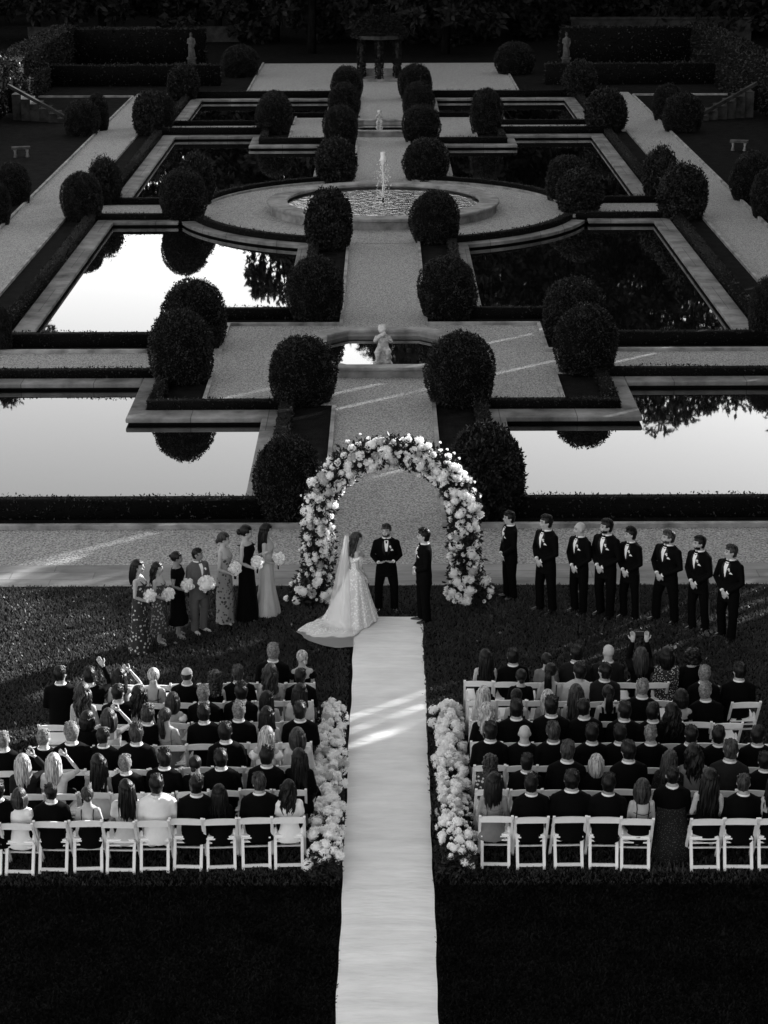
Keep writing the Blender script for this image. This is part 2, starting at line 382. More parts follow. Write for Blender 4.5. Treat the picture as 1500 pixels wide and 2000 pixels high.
# ------------------------------------------------------------------ hedges
def hedge_pts(x0, y0, x1, y1, h, dens=170):
    x0, x1 = sorted((x0, x1)); y0, y1 = sorted((y0, y1)); P = []; N = []
    for (area, f) in ((x1-x0)*(y1-y0), 't'), ((x1-x0)*h, 'f'), ((x1-x0)*h*.5, 'b'), ((y1-y0)*h, 'l'), ((y1-y0)*h, 'r'):
        n = int(area*dens); u, v = RNG.random(n), RNG.random(n)
        X, Y = x0+(x1-x0)*u, y0+(y1-y0)*v; Z = h*v
        if f == 't': p = np.stack([X, Y, np.full(n, h)], 1); nn = (0, 0, 1)
        elif f == 'f': p = np.stack([X, np.full(n, y0), Z], 1); nn = (0, -1, 0)
        elif f == 'b': p = np.stack([X, np.full(n, y1), Z], 1); nn = (0, 1, 0)
        elif f == 'l': p = np.stack([np.full(n, x0), y0+(y1-y0)*u, Z], 1); nn = (-1, 0, 0)
        else: p = np.stack([np.full(n, x1), y0+(y1-y0)*u, Z], 1); nn = (1, 0, 0)
        p[:, 2] += .03*np.sin(X*1.7+Y)*(f == 't')
        P.append(p); N.append(np.tile(np.array(nn, float), (n, 1)))
    return np.concatenate(P), np.concatenate(N)
def hedge(segs, label, arc=None, dens=170, size=.055, name='clipped_hedge', group='low clipped hedges around the pools', z0=0.0):
    mb = MB(); P = []; N = []
    for i, (x0, y0, x1, y1, h) in enumerate(segs):
        e = .004*i; mb.box(x0, y0, z0-.02-e, x1, y1, z0+h-.02+e*.3)
        p, n = hedge_pts(x0, y0, x1, y1, h, dens); p[:, 2] += z0; P.append(p); N.append(n)
    if arc:
        a0, a1 = arc; disc(mb, 7.15, 7.48, .24, a0, a1, 40, RC, -.02)
        n = int(7.3*abs(a1-a0)*.9*dens); A = RNG.uniform(a0, a1, n); rr = RNG.choice([7.15, 7.48, 0], n, p=[.35, .25, .4]); top = rr == 0
        rr = np.where(top, RNG.uniform(7.15, 7.48, n), rr); z = np.where(top, .26, RNG.uniform(0, .26, n))
        P.append(np.stack([rr*np.cos(A), RC+rr*np.sin(A), z], 1)); N.append(np.stack([np.zeros(n), -.5*np.ones(n), np.ones(n)*.8], 1))
    me = sub_leaves_mesh(name, mb, np.concatenate(P), np.concatenate(N), size, (LEAF, CORE))
    return tag(link(name, me), label, 'hedge', group)
H1 = [(2.25, 39.65, 11.2, 40.0, .42), (2.25, 40.02, 2.57, 48.1, .3), (2.25, 48.14, 5.9, 48.5, .25), (5.58, 48.52, 5.9, 51.3, .25), (5.58, 51.32, 11.2, 51.66, .25), (10.85, 40.02, 11.2, 51.3, .3)]
H2 = [(5.58, 54.95, 11.2, 55.33, .38), (5.58, 55.35, 5.9, 58.36, .3), (2.25, 58.38, 5.9, 58.72, .33), (2.25, 58.74, 2.57, 69.9, .3), (10.85, 55.35, 11.2, 75.18, .3), (7.3, 75.2, 11.2, 75.55, .26)]
names = {(1, 0): 'right', (-1, 0): 'left'}
for sx, side in ((1, 'right'), (-1, 'left')):
    for my in (0, 1):
        f = lambda S: [(sx*x0, 2*YC-y0 if my else y0, sx*x1, 2*YC-y1 if my else y1, h) for x0, y0, x1, y1, h in S]
        a0, a1 = arcs(7.3, 2.3, 2.1)
        if sx < 0: a0, a1 = math.pi-a1, math.pi-a0
        if not my: a0, a1 = -a1, -a0
        hedge(f(H1), 'low dark clipped hedge edging the %s %s pool' % ('farthest' if my else 'nearest', side), dens=110 if my else 200)
        hedge(f(H2), 'low clipped hedge around the %s pool %s the round fountain' % (side, 'just behind' if my else 'just in front of'), arc=(a0, a1), dens=110 if my else 150)
# ------------------------------------------------------------------ topiary
def dome_pts(n, loose=0.0, seed=0):
    rg = np.random.default_rng(seed)
    u = rg.random(n); a = rg.uniform(0, 2*math.pi, n)
    t = u                                   # height fraction 0..1 by area
    z = t; r = np.where(z < .45, .78+.22*np.sin(z/.45*math.pi/2), np.sqrt(np.clip(1-((z-.45)/.55)**2.05, 0, 1)))
    lump = 1+.05*np.sin(a*3+seed)*np.cos(z*5+seed)+.035*np.sin(a*7+z*9+seed*2)+.028*np.sin(a*15+seed)*np.sin(z*19+seed*3)+rg.normal(0, .012+.06*loose, n)+np.where(rg.random(n) < .008, .05, 0)
    P = np.stack([.5*r*np.cos(a)*lump, .5*r*np.sin(a)*lump, z*(1+(lump-1)*.7)], 1)
    N = np.stack([np.cos(a)*r, np.sin(a)*r, np.maximum(0, (z-.35))*1.6], 1); N /= np.linalg.norm(N, axis=1)[:, None]
    return P, N
BUSH = []
for k in range(8):
    loose = [0, 0, 0, 0, 0, .5, .8, 1][k]
    P, N = dome_pts(12000, loose, k+3)
    # extra samples on top cap
    P2, N2 = dome_pts(9000, loose, k+33); ok = P2[:, 2] > .75; P = np.concatenate([P, P2[ok]]); N = np.concatenate([N, N2[ok]])
    if loose:
        m_ = RNG.random(len(P)) < .5; P[m_, 2] *= 1+RNG.uniform(0, .14*loose, m_.sum())*(P[m_, 2] > .6)
        N = N*.5+np.array([0, 0, .8])
    core = MB(); rs = []
    for i in range(13):
        z = i/12*.97; r = (.78+.22*math.sin(z/.45*math.pi/2)) if z < .45 else math.sqrt(max(0.001, 1-((z-.45)/.55)**2.05))
        rs.append((z-.0, 0, 0, .47*r, .47*r))
    core.rings(rs, 24)
    V, Fq = leaf_quads(P, N, .034 if not loose else .05, sj=.45)
    lm = np_mesh('topiary_leaves', V, Fq); lm.materials.append(LEAF); cm = core.mesh('topiary_core'); cm.materials.append(CORE)
    BUSH.append(sub_leaves_mesh('topiary_bush', core, P, N, .029 if not loose else .052, (LEAF, CORE), sj=.45))
    bpy.data.meshes.remove(lm); bpy.data.meshes.remove(cm)
# cx, top y, base y, width px, mesh, label
BL = [
 (562,848,1024,130,0,'domed box bush directly left of the flower arch'),(948,838,1024,142,5,'shaggy dark bush behind the right shoulder of the flower arch'),
 (591,656,797,130,1,'round clipped bush left of the square statue basin'),(899,648,802,134,2,'round clipped bush right of the square statue basin'),
 (354,605,757,123,3,'nearer of two large domed bushes at the left pool corner'),(379,545,692,124,4,'farther of two large domed bushes at the left pool corner'),
 (1145,594,738,122,1,'nearer of two large domed bushes at the right pool corner'),(1120,542,676,118,0,'farther of two large domed bushes at the right pool corner'),
 (616,500,633,110,2,'domed bush on the left of the central path, beyond the statue basin'),(874,500,630,112,3,'domed bush on the right of the central path, beyond the statue basin'),
 (642,376,492,85,5,'feathery bush in front of the round fountain, left of path'),(850,372,480,95,4,'smooth domed bush in front of the round fountain, right of path'),
 (656,277,360,74,6,'loose shaggy bush behind the fountain, left of path'),(832,270,357,88,0,'large domed bush behind the fountain, right of path'),
 (665,206,283,66,1,'domed bush left of the small far statue'),(823,204,281,72,2,'domed bush right of the small far statue'),
 (672,162,236,60,3,'middle bush of the far left trio along the path'),(817,160,234,60,4,'middle bush of the far right trio along the path'),
 (677,129,200,60,0,'farthest bush of the far left trio along the path'),(811,125,196,64,1,'farthest bush of the far right trio along the path'),
 (358,330,434,90,2,'round bush at the left rim of the gravel circle'),(382,310,402,66,6,'loose bush just behind the round one left of the gravel circle'),
 (1132,335,419,84,5,'feathery nearer bush at the right rim of the gravel circle'),(1107,304,397,80,0,'farther smooth bush at the right rim of the gravel circle'),
 (160,336,434,80,4,'round bush beside the left outer path, nearer of its pair'),(205,318,402,58,7,'spiky overgrown bush behind the round one at left outer path'),
 (1333,330,432,88,6,'shaggy overgrown bush beside the right outer path, nearer of its pair'),(1290,299,392,62,7,'spiky bush behind the shaggy one at right outer path'),
 (290,185,266,56,5,'leafy bush beside the far left outer path, nearer one'),(312,180,252,58,2,'smooth bush beside the far left outer path, farther one'),
 (1183,178,260,76,5,'leafy bush beside the far right outer path'),
 (535,184,264,70,3,'bush at the inner corner of the far left pool'),(537,177,240,56,1,'smaller bush behind the far left pool corner bush'),
 (950,173,264,62,4,'bush at the inner corner of the far right pool'),
 (358,132,197,56,6,'dark bush below the left pedestal statue'),(1132,125,192,60,6,'dark bush below the right pedestal statue'),
 (160,195,267,68,0,'ball bush by the foot of the left stairs, nearer one'),(190,183,257,44,1,'ball bush by the foot of the left stairs, farther one'),
 (1305,165,238,60,2,'ball bush by the foot of the right stairs, farther one'),(1334,181,261,76,3,'ball bush by the foot of the right stairs, nearer one'),
 (25,317,402,68,4,'bush at the left edge outside the left path, farther one'),(-5,355,442,50,0,'bush at the left edge outside the left path, nearer one'),
 (1470,297,396,85,1,'bush at the right edge outside the right path, farther one'),(1505,328,430,74,2,'bush at the right edge outside the right path, nearer one'),
 (1499,542,672,70,3,'bush cut by the right edge beside the second pool'),(3,600,690,40,4,'bush cut by the left edge beside the second pool'),
 (470,88,152,70,0,'very dark bush left of the far gravel court'),(1005,82,147,75,1,'very dark bush right of the far gravel court'),
]
def hgt(px, pb, pt):
    x, y = G(px, pb); return AY(px, pt, y)[1]
for i, (px, pt, pb, wpx, k, lab) in enumerate(BL):
    x, y = G(px, pb); d = CH/math.sin(math.atan2(CH, y)); wm = wpx/F_PX*math.hypot(y, CH)
    yc = y+wm*.42; x = AY(px, (pt+pb)/2, yc)[0]
    # true top tangent: seen outline top belongs to dome a little behind the front
    zt = AY(px, pt, yc+wm*.12)[1]
    o = link('topiary_bush', BUSH[k]); o.location = (x, yc, 0); o.scale = (wm, wm, max(.6, zt*.985)); o.rotation_euler = (0, 0, i*1.3)
    tag(o, lab, 'bush', 'clipped topiary bushes in the garden')
# ------------------------------------------------------------------ fountains, statues
ft = empty('round_fountain', (0, RC, 0)); tag(ft, 'large round stone fountain basin with a single water jet', 'fountain')
b = MB(); disc(b, 4.05, 4.4, .34, cy=0, z0=0); b.build('basin_wall', STONE, ft, smooth=False)
b = MB(); disc(b, 3.72, 4.5, .44, cy=0, z0=.342); b.build('rim', STONE, ft, smooth=False).modifiers.new('b', 'BEVEL').width = .03
b = MB()
N_ = 60
b = MB(); disc(b, .01, 4.04, .26, cy=0); b.build('basin_water', RIPPLE, ft, smooth=False)
b = MB(); b.tube([(0, 0, .2), (0, 0, .5)], [.05, .04]); b.build('nozzle', OLDST, ft)
def jet(par, h, r, loc=(0, 0, .3), n=160, seed=1):
    rr = random.Random(seed); b = MB(); pts = []; rad = []
    for i in range(22):
        t = i/21; pts.append((loc[0]+.012*math.sin(t*17), loc[1]+.012*math.cos(t*13), loc[2]+h*t)); rad.append(r*(.55+.25*rr.random()) if t < .75 else r*(1+1.6*math.sin((t-.75)*4*math.pi*.8))*(.8+.4*rr.random()))
    b.tube(pts, rad, 8)
    for i in range(n):
        a = rr.uniform(0, 6.28); t = rr.random(); d = r*1.2+rr.random()**2*.32*h*(.25+.6*t*(1-t)*2); z = loc[2]+h*(.9*(1-d*1.4/h)*rr.random()+.05)
        s_ = rr.uniform(.008, .022); b.ball((loc[0]+d*math.cos(a), loc[1]+d*math.sin(a), z), (s_, s_, s_*rr.uniform(1, 2.2)), 6, 4)
    for i in range(70):
        a = rr.uniform(0, 6.28); d = rr.random()*.45*min(1, h); s_ = rr.uniform(.015, .04); b.ball((loc[0]+d*math.cos(a), loc[1]+d*math.sin(a), loc[2]), (s_, s_, s_*.6), 6, 4)
    return b.build('water_jet', JET, par)
jet(ft, 1.95, .05, n=260)
def oct_basin(yc, label, name='square_fountain'):
    t = empty(name, (0, yc, 0)); tag(t, label, 'fountain')
    def octp(w_, h_, c_): return [(-w_+c_, -h_), (w_-c_, -h_), (w_, -h_+c_), (w_, h_-c_), (w_-c_, h_), (-w_+c_, h_), (-w_, h_-c_), (-w_, -h_+c_)]
    for nm, o_, i_, z1, z0 in (('basin_wall', 0.02, .3, .22, 0), ('rim', -.04, .36, .30, .222)):
        O = octp(1.95-o_, 2.35-o_, .75); I = octp(1.95-i_, 2.35-i_, .75-i_*.4); b = MB()
        vs = [(x, y, z1) for x, y in O]+[(x, y, z1) for x, y in I]+[(x, y, z0) for x, y in O]+[(x, y, z0) for x, y in I]
        fs = []
        for k in range(8):
            q = (k+1) % 8; fs += [(k, q, 8+q, 8+k), (k, 16+k, 16+q, q), (8+k, 8+q, 24+q, 24+k)]
        b.add(vs, fs); b.build(nm, STONE, t, smooth=False).modifiers.new('b', 'BEVEL').width = .02
    b = MB(); I = octp(1.68, 2.08, .6); b.add([(x, y, .1) for x, y in I], [tuple(range(8))]); b.build('basin_water', CALM, t, smooth=False)
    return t
oct_basin(53.7, 'low eight-sided stone basin under the nearest statue')
oct_basin(2*YC-53.7, 'small distant stone basin under the far statue')
def cherub(loc, s, label, wd=1.1):
    t = empty('fountain_statue', loc, 0, s); t.scale = (s*wd, s*wd, s); tag(t, label, 'statue')
    b = MB(); b.rings([(0, 0, 0, .2, .2), (.1, 0, 0, .22, .2), (.22, .01, 0, .16, .15), (.34, 0, 0, .15, .14), (.42, 0, 0, .2, .18)], 10); b.tube([(-.18, .05, .1), (-.05, -.17, .22), (.15, -.1, .3), (.12, .1, .42)], [.05, .08, .07, .04]); b.tube([(.2, .0, .06), (.1, -.16, .2), (-.1, -.14, .34)], [.04, .07, .05])
    link('pedestal', remesh(b, 'pedestal', .02, 3), PALEST, t)
    b = MB(); b.rings([(.40, 0, 0, .14, .11), (.55, 0, 0, .13, .12), (.68, .01, 0, .11, .1), (.8, 0, 0, .14, .1), (.88, 0, 0, .11, .08), (.92, 0, 0, .05, .05)], 14)
    b.ball((0, -.02, 1.03), (.1, .11, .12)); b.ball((0, .02, 1.07), (.115, .11, .1), jit=.1)
    b.tube([(-.12, 0, .85), (-.17, -.1, .74), (-.09, -.19, .86), (-.03, -.2, .93)], [.05, .045, .04, .035]); b.tube([(.12, 0, .85), (.18, -.1, .72), (.1, -.19, .8), (.03, -.2, .9)], [.05, .045, .04, .035])
    b.tube([(-.07, -.02, .5), (-.12, -.2, .46), (-.1, -.17, .25)], [.085, .07, .05]); b.tube([(.07, -.02, .5), (.12, -.18, .5), (.1, -.2, .28)], [.085, .07, .05])
    b.tube([(0, -.2, .9), (0, -.26, .96), (.06, -.27, 1.02)], [.05, .06, .03])
    link('figure', remesh(b, 'figure', .018, 2), PALEST, t)
x, y = G(748, 722); cherub((x, y+.25, .0), 1.02, 'carved child figure blowing water, on rocky base in the nearest basin', 1.22)
x, y = G(741, 254); cherub((x, y+.2, 0), .84, 'small distant carved figure on the far basin')
for px, lab in ((375, 'draped stone figure on a pedestal at the far left hedge'), (1105, 'draped stone figure on a pedestal at the far right hedge')):
    x, y = G(px, 134); t = empty('garden_statue', (x, y, 0)); tag(t, lab, 'statue')
    b = MB(); b.box(-.3, -.3, 0, .3, .3, .12); b.box(-.24, -.24, .121, .24, .24, .6); b.box(-.3, -.3, .601, .3, .3, .7); b.build('pedestal', OLDST2, t, smooth=False)
    b = MB(); b.rings([(.7, 0, 0, .25, .2), (1.0, .02, 0, .22, .19), (1.4, -.02, 0, .19, .16), (1.6, 0, 0, .15, .13), (1.85, 0, 0, .2, .14), (1.97, 0, 0, .1, .09), (2.02, 0, 0, .06, .06)], 14, fold=0)
    b.ball((0, -.01, 2.14), (.1, .11, .14)); b.tube([(-.18, 0, 1.9), (-.24, -.05, 1.6), (-.05, -.17, 1.55)], [.06, .055, .04]); b.tube([(.18, 0, 1.9), (.25, -.03, 1.6), (.18, -.12, 1.35)], [.06, .055, .04])
    b.tube([(-.15, -.1, 1.7), (.05, -.18, 1.2), (.1, -.17, .72)], [.05, .05, .06])
    link('figure', remesh(b, 'figure', .03, 2), OLDST2, t)
# gazebo
x, y = G(741, 158); gz = empty('vine_gazebo', (x, y+.6, 0)); tag(gz, 'small dark vine covered gazebo at the far end of the path', 'gazebo')
for k in range(6):
    a = k*math.pi/3+.52; b = MB(); b.tube([(1.25*math.cos(a), 1.0*math.sin(a), 0), (1.25*math.cos(a), 1.0*math.sin(a), 2.5)], [.13, .11], 8); b.build('column', OLDST, gz)
b = MB(); b.box(-1.5, -1.2, 0, 1.5, 1.3, .15); b.box(-.9, .7, .151, .9, 1.0, .6); b.build('stone_bench', STONE, gz, smooth=False)
b = MB(); disc(b, 1.1, 1.5, 2.7, cy=0, z0=2.5, n=24); b.build('ring_beam', OLDST, gz, smooth=False)
n = 9000; a = RNG.uniform(0, 6.283, n); t_ = RNG.random(n); rr_ = np.where(t_ < .75, 1.55*np.sqrt(np.clip(1-(t_/.8)**2, 0, 1)), .35)+RNG.normal(0, .07, n)
P = np.stack([rr_*np.cos(a), rr_*.85*np.sin(a), 2.5+t_*1.9], 1); N = np.stack([np.cos(a), np.sin(a), np.ones(n)], 1)
n2 = 5000; k6 = RNG.integers(0, 6, n2)*math.pi/3+.52; a2 = RNG.uniform(0, 6.28, n2)
P2 = np.stack([1.25*np.cos(k6)+.2*np.cos(a2), 1.0*np.sin(k6)+.2*np.sin(a2), RNG.uniform(.2, 2.6, n2)], 1); N2 = np.stack([np.cos(a2), np.sin(a2), np.zeros(n2)], 1)
lobj('vine', np.concatenate([P, P2]), np.concatenate([N, N2]), .11, VINE, gz)
# benches
for (px, py, lab) in ((42, 307, 'small pale stone bench on the dark lawn at left'), (1443, 294, 'small pale stone bench on the dark lawn at right')):
    x, y = G(px, py); t = empty('garden_bench', (x, y, 0), .25 if px < 700 else -.25); tag(t, lab, 'bench', 'stone benches on the side lawns')
    b = MB(); b.box(-.42, -.2, .38, .42, .2, .48); b.build('seat', OLDST2, t, smooth=False)
    for s_ in (-1, 1): b = MB(); b.rings([(0, s_*.27, 0, .1, .16), (.2, s_*.27, 0, .05, .1), (.379, s_*.27, 0, .09, .15)], 8); b.build('leg', STONE, t)
# terraces, retaining walls, stairs, tall hedges at the sides
for sx, side in ((1, 'right'), (-1, 'left')):
    b = MB(); b.box(sx*20.6, 60, -.4, sx*21.0, 108, 1.25); b.box(sx*20.5, 60, 1.251, sx*21.1, 108, 1.35)
    o = b.build('retaining_wall', OLDST, None, smooth=False); tag(o, 'dark stone retaining wall along the %s side lawn' % side, 'wall')
    t = empty('garden_stairs', (sx*16.3, 104.2, 0)); tag(t, 'stone steps climbing to the %s terrace' % side, 'stairs')
    for k in range(6):
        b = MB(); b.box(sx*k*.5, k*.25-.1, 0, sx*(k*.5+.49), k*.25+1.5, .22*(k+1)); b.build('step', OLDST, t, smooth=False)
    b = MB(); b.bar((0, -.2, .3), (sx*3.1, 1.2, 1.75), .18, .16); b.build('side_wall', OLDST, t, smooth=False)
    hedge([(sx*19.6, 62, sx*20.45, 102.6, 1.1)], 'thick dark hedge along the %s lawn, near the bench' % side, dens=60, size=.11, name='sun_blocker', group='tall dark hedges at the garden sides')
    hedge([(sx*19.6, 108.5, sx*20.45, 120, 1.3), (sx*9.7, 121, sx*20.45, 122, 1.2)], 'dark lower hedge turning the far %s corner' % side, dens=50, size=.12, name='sun_blocker', group='tall dark hedges at the garden sides')
    hedge([(sx*11.6, 133, sx*20.0, 134.4, 2.3), (sx*20.05, 100, sx*21.6, 134.4, 2.5)], 'tall dark hedge block closing the far %s corner' % side, dens=40, size=.14, name='sun_blocker', group='tall dark hedges at the garden sides')
b = MB(); b.box(13.8, 150, 0, 27, 150.5, 1.5); b.box(13.7, 149.9, 1.501, 27.1, 150.6, 1.65)
tag(b.build('terrace_wall', OLDST, None, smooth=False), 'pale stone terrace wall under the trees at far right', 'wall')
b = MB(); b.box(-26, 150, 0, -10.5, 150.5, 1.1)
tag(b.build('terrace_wall', OLDST, None, smooth=False), 'dim stone terrace wall under the trees at far left', 'wall')
# ------------------------------------------------------------------ trees beyond
def tree(x, y, h, rw, low, n, label, seed, leaf=.45, trunk=.3):
    rg = np.random.default_rng(seed); rr = random.Random(seed); t = empty('tree', (x, y, 0)); tag(t, label, 'tree', 'tall trees beyond the garden')
    b = MB(); b.tube([(0, 0, -.2), (.1, 0, h*.25), (rr.uniform(-.4, .4), 0, h*.6), (0, 0, h*.92)], [trunk, trunk*.8, trunk*.45, .05], 8)
    for k in range(9):
        z = h*rr.uniform(.25, .8); a = rr.uniform(0, 6.28); l = rw*rr.uniform(.5, .9)*(1-z/h*.4)
        b.tube([(0, 0, z), (l*.5*math.cos(a), l*.5*math.sin(a), z+l*.25), (l*math.cos(a), l*math.sin(a), z+l*.35)], [trunk*.3, trunk*.18, .03], 5)
    b.build('trunk', BARK, t)
    nc = 74; cz = np.where(np.arange(nc) < 12, rg.uniform(low, low+3, nc), rg.uniform(low, h, nc)); f = (cz-low)/(h-low); cr = rw*np.sqrt(np.clip(1-(f*1.05-.35)**2*1.7, .05, 1)); a = rg.uniform(0, 6.283, nc); q = np.sqrt(rg.random(nc))*cr
    C = np.stack([q*np.cos(a), q*np.sin(a), cz], 1); S = rg.uniform(.10, .30, nc)*rw
    idx = rg.integers(0, nc, n); D = rg.normal(0, 1, (n, 3)); D /= np.linalg.norm(D, axis=1)[:, None]
    P = C[idx]+D*(S[idx]*rg.random(n)**.4)[:, None]*np.array([1, 1, .75])
    lobj('crown', P, D, leaf, TLEAF, t)
ti = 0
def T(az, d, elev, rw, low=3.0, n=5000, lab=None, trunk=.3, leaf=.5):
    global ti; ti += 1
    x = d*math.tan(R(az)); h = math.hypot(x, d)*math.tan(R(elev))-CH+.2
    tree(x, d, h, rw, low*.45, n, lab, 100+ti, leaf, trunk)
TL = [(-13, 150, 11.5, 6, 2.6, 'leftmost tree with low foliage at the top left corner'), (-10.9, 165, 14.8, 5, 3, 'tall narrow tree behind the far left hedge'),
 (-9.6, 152, 9.6, 5, 4.5, 'bare trunked tree behind the left terrace wall, outer'), (-7.8, 152, 9.9, 4, 4.0, 'bare trunked tree behind the left terrace wall, inner'),
 (-6.2, 158, 9.4, 5, 3.5, 'dark tree behind the left draped statue'), (-4.6, 152, 10.2, 5, 2.5, 'dark tree above the dark left ball bush'), (-3.0, 150, 12.2, 4.5, 2, 'broad dark tree left of the gazebo'),
 (-2.0, 141, 12.2, 4, 4.5, 'tree with trunk standing at the left end of the gravel court'), (-.6, 150, 13.6, 5, 1.0, 'very dark tree behind the gazebo, left side'), (.6, 152, 14.2, 5, 1.0, 'very dark tree behind the gazebo, right side'), (1.75, 140, 14.4, 4.5, 4.5, 'tree with trunk standing at the right end of the gravel court'),
 (2.9, 150, 15.0, 6, 1.5, 'dense dark tree behind the dark right ball bush'), (4.3, 156, 14.6, 6, 2.4, 'dense tree left of the right terrace wall'), (5.4, 162, 15.4, 6, 2.5, 'high tree above the right draped statue'), (6.5, 156, 15.3, 6, 2.6, 'dense tree over the middle of right terrace wall'),
 (7.8, 160, 15.6, 7, 2.4, 'broad tree over the right terrace wall'), (9.0, 154, 15.2, 6.5, 2.2, 'leafy tree near the top right corner'), (10.6, 152, 14.8, 7, 1.6, 'low leafed tree filling the top right corner'), (12.8, 158, 16.0, 7, 2, 'tree past the top right corner')]
for az, d, e, rw, low, lab in TL: T(az, d, e, rw, low, 9000 if az > 0 else 7000, lab, .32, .5)
# far off wood: dark mass closing the view
n = 26000; X = RNG.uniform(-75, 75, n); hh = np.where(X < -8, 13.5, 31)+2.5*np.sin(X*.35)+1.5*np.sin(X*1.1+1); Z = RNG.random(n)*hh; Y = 178+RNG.uniform(-3, 3, n)
wood = lobj('far_wood', np.stack([X, Y, Z], 1), np.tile([0., -1., .3], (n, 1)), 1.5, TLEAF); tag(wood, 'dark mass of far trees closing the garden', 'woodland', kind='stuff')
b = MB()
for i in range(75):
    x0 = -75+i*2; h_ = (11.5 if x0 < -9 else 30)+2.0*math.sin(x0*.35)+1.3*math.sin(x0*1.1+1); b.box(x0, 182+.01*(i % 2), -.4, x0+2, 184, h_-1.5)
o = b.build('far_wood_depth', CORE, None, smooth=False); tag(o, 'dark interior of the far wood', 'woodland', kind='stuff')
# ------------------------------------------------------------------ tall unseen sun blocker right of the frame, added to throw the evening shade
def screen():
    ca, sa = math.cos(SUN_AZ), math.sin(SUN_AZ); te = math.tan(SUN_EL); X0 = 34.0; b = MB()
    gaps = [(21.6, 21.76), (22.0, 22.22), (22.52, 22.57), (22.88, 23.02), (32.7, 32.76), (36.5, 36.62), (37.68, 37.82), (38.9, 38.98), (40.4, 40.52)]  # slits cut in the blocker to shape the sun streaks
    def hof(p):
        y = (p+sa*X0)/ca; qb = ca*X0+sa*y
        if p < 18.9: q0 = -40
        elif p < 20.6: q0 = 9.8+.4*math.sin(p*5)
        elif p < 24: q0 = 14.6+.5*math.sin(p*5)
        elif p < 32.6: q0 = 14.6+min(1, (p-24)/1.8)*5.6+.5*math.sin(p*7)+.3*math.sin(p*19)
        else: q0 = -60
        return y, (min(40, (qb-q0)*te) if q0 > -30 else 60)
    ps = np.arange(-28, 130, .1)
    for p in ps:
        pm = p+.05
        y0, h = hof(pm); y1 = (p+.1+sa*X0)/ca; y0 = (p+sa*X0)/ca
        if any(g0 <= pm <= g1 for g0, g1 in gaps): h = 4.5+random.random()
        if y0 > 108: h = min(h, 23)
        b.box(X0, y0, -.4, X0+.08, y1-.001, h)
    o = b.build('sun_blocker', CORE, None, smooth=False); tag(o, 'unseen added sun blocker past the right edge, standing in for trees', 'hedge')
    # leaf cards added in the gaps and along the top to dapple the sun
    P = []
    for g0, g1 in gaps:
        n = 260; p = RNG.uniform(g0-.2, g1+.2, n); P.append(np.stack([np.full(n, X0)+RNG.uniform(0, 1, n), (p+sa*X0)/ca, RNG.uniform(3, 26, n)], 1))
    n = 5000; p = RNG.uniform(18, 33, n); hs = np.array([hof(q)[1] for q in p]); P.append(np.stack([np.full(n, X0)+RNG.uniform(0, 1, n), (p+sa*X0)/ca, hs+RNG.normal(0, .5, n)], 1))
    P = np.concatenate(P); o2 = lobj('foliage', P, np.tile([-1., 0, .5], (len(P), 1)), .3, TLEAF, o)
screen()
# ------------------------------------------------------------------ runner
b = MB(); rows = []
nx, ny = 8, 240
for j in range(ny+1):
    y = 12+(33.93-12)*j/ny; xm = .02+.055*max(0, (y-20.7)/13.2)
    for i in range(nx+1):
        u = i/nx*2-1; z = .03+.006*math.sin(y*3.1+u)+.004*math.sin(y*9.7+u*2)+.003*random.random()
        if abs(u) == 1: z -= .012
        rows.append((xm+u*.615+(.008*math.sin(y*1.7)+.006*math.sin(y*5.3+u))*abs(u), y, z))
fs = [(j*(nx+1)+i, j*(nx+1)+i+1, (j+1)*(nx+1)+i+1, (j+1)*(nx+1)+i) for j in range(ny) for i in range(nx)]
b.add(rows, fs)
RUN = mat('runner_cloth', .74, .8, .2, v2=.96, scale=1.1, detail=10, bump=.7, bscale=3.0, stretch=(.7, 2.6, 1), dist=.05)
tag(b.build('aisle_runner', RUN, None), 'long white cloth runner down the middle of the lawn', 'carpet')
n = 60; X = RNG.uniform(.8, 6.5, n)*RNG.choice([-1, 1], n); Y = RNG.uniform(26, 35.4, n); P = np.stack([X, Y, np.full(n, .045)], 1); N = np.tile([0., 0, 1.], (n, 1))+RNG.normal(0, .5, (n, 3))
tag(lobj('fallen_leaves', P, N, .07, mat('dry_leaf', .10, .8, .2, v2=.35, scale=3), spread=.05, aspect=.8), 'scattered dry leaves fallen on the lawn', 'leaves', kind='stuff')
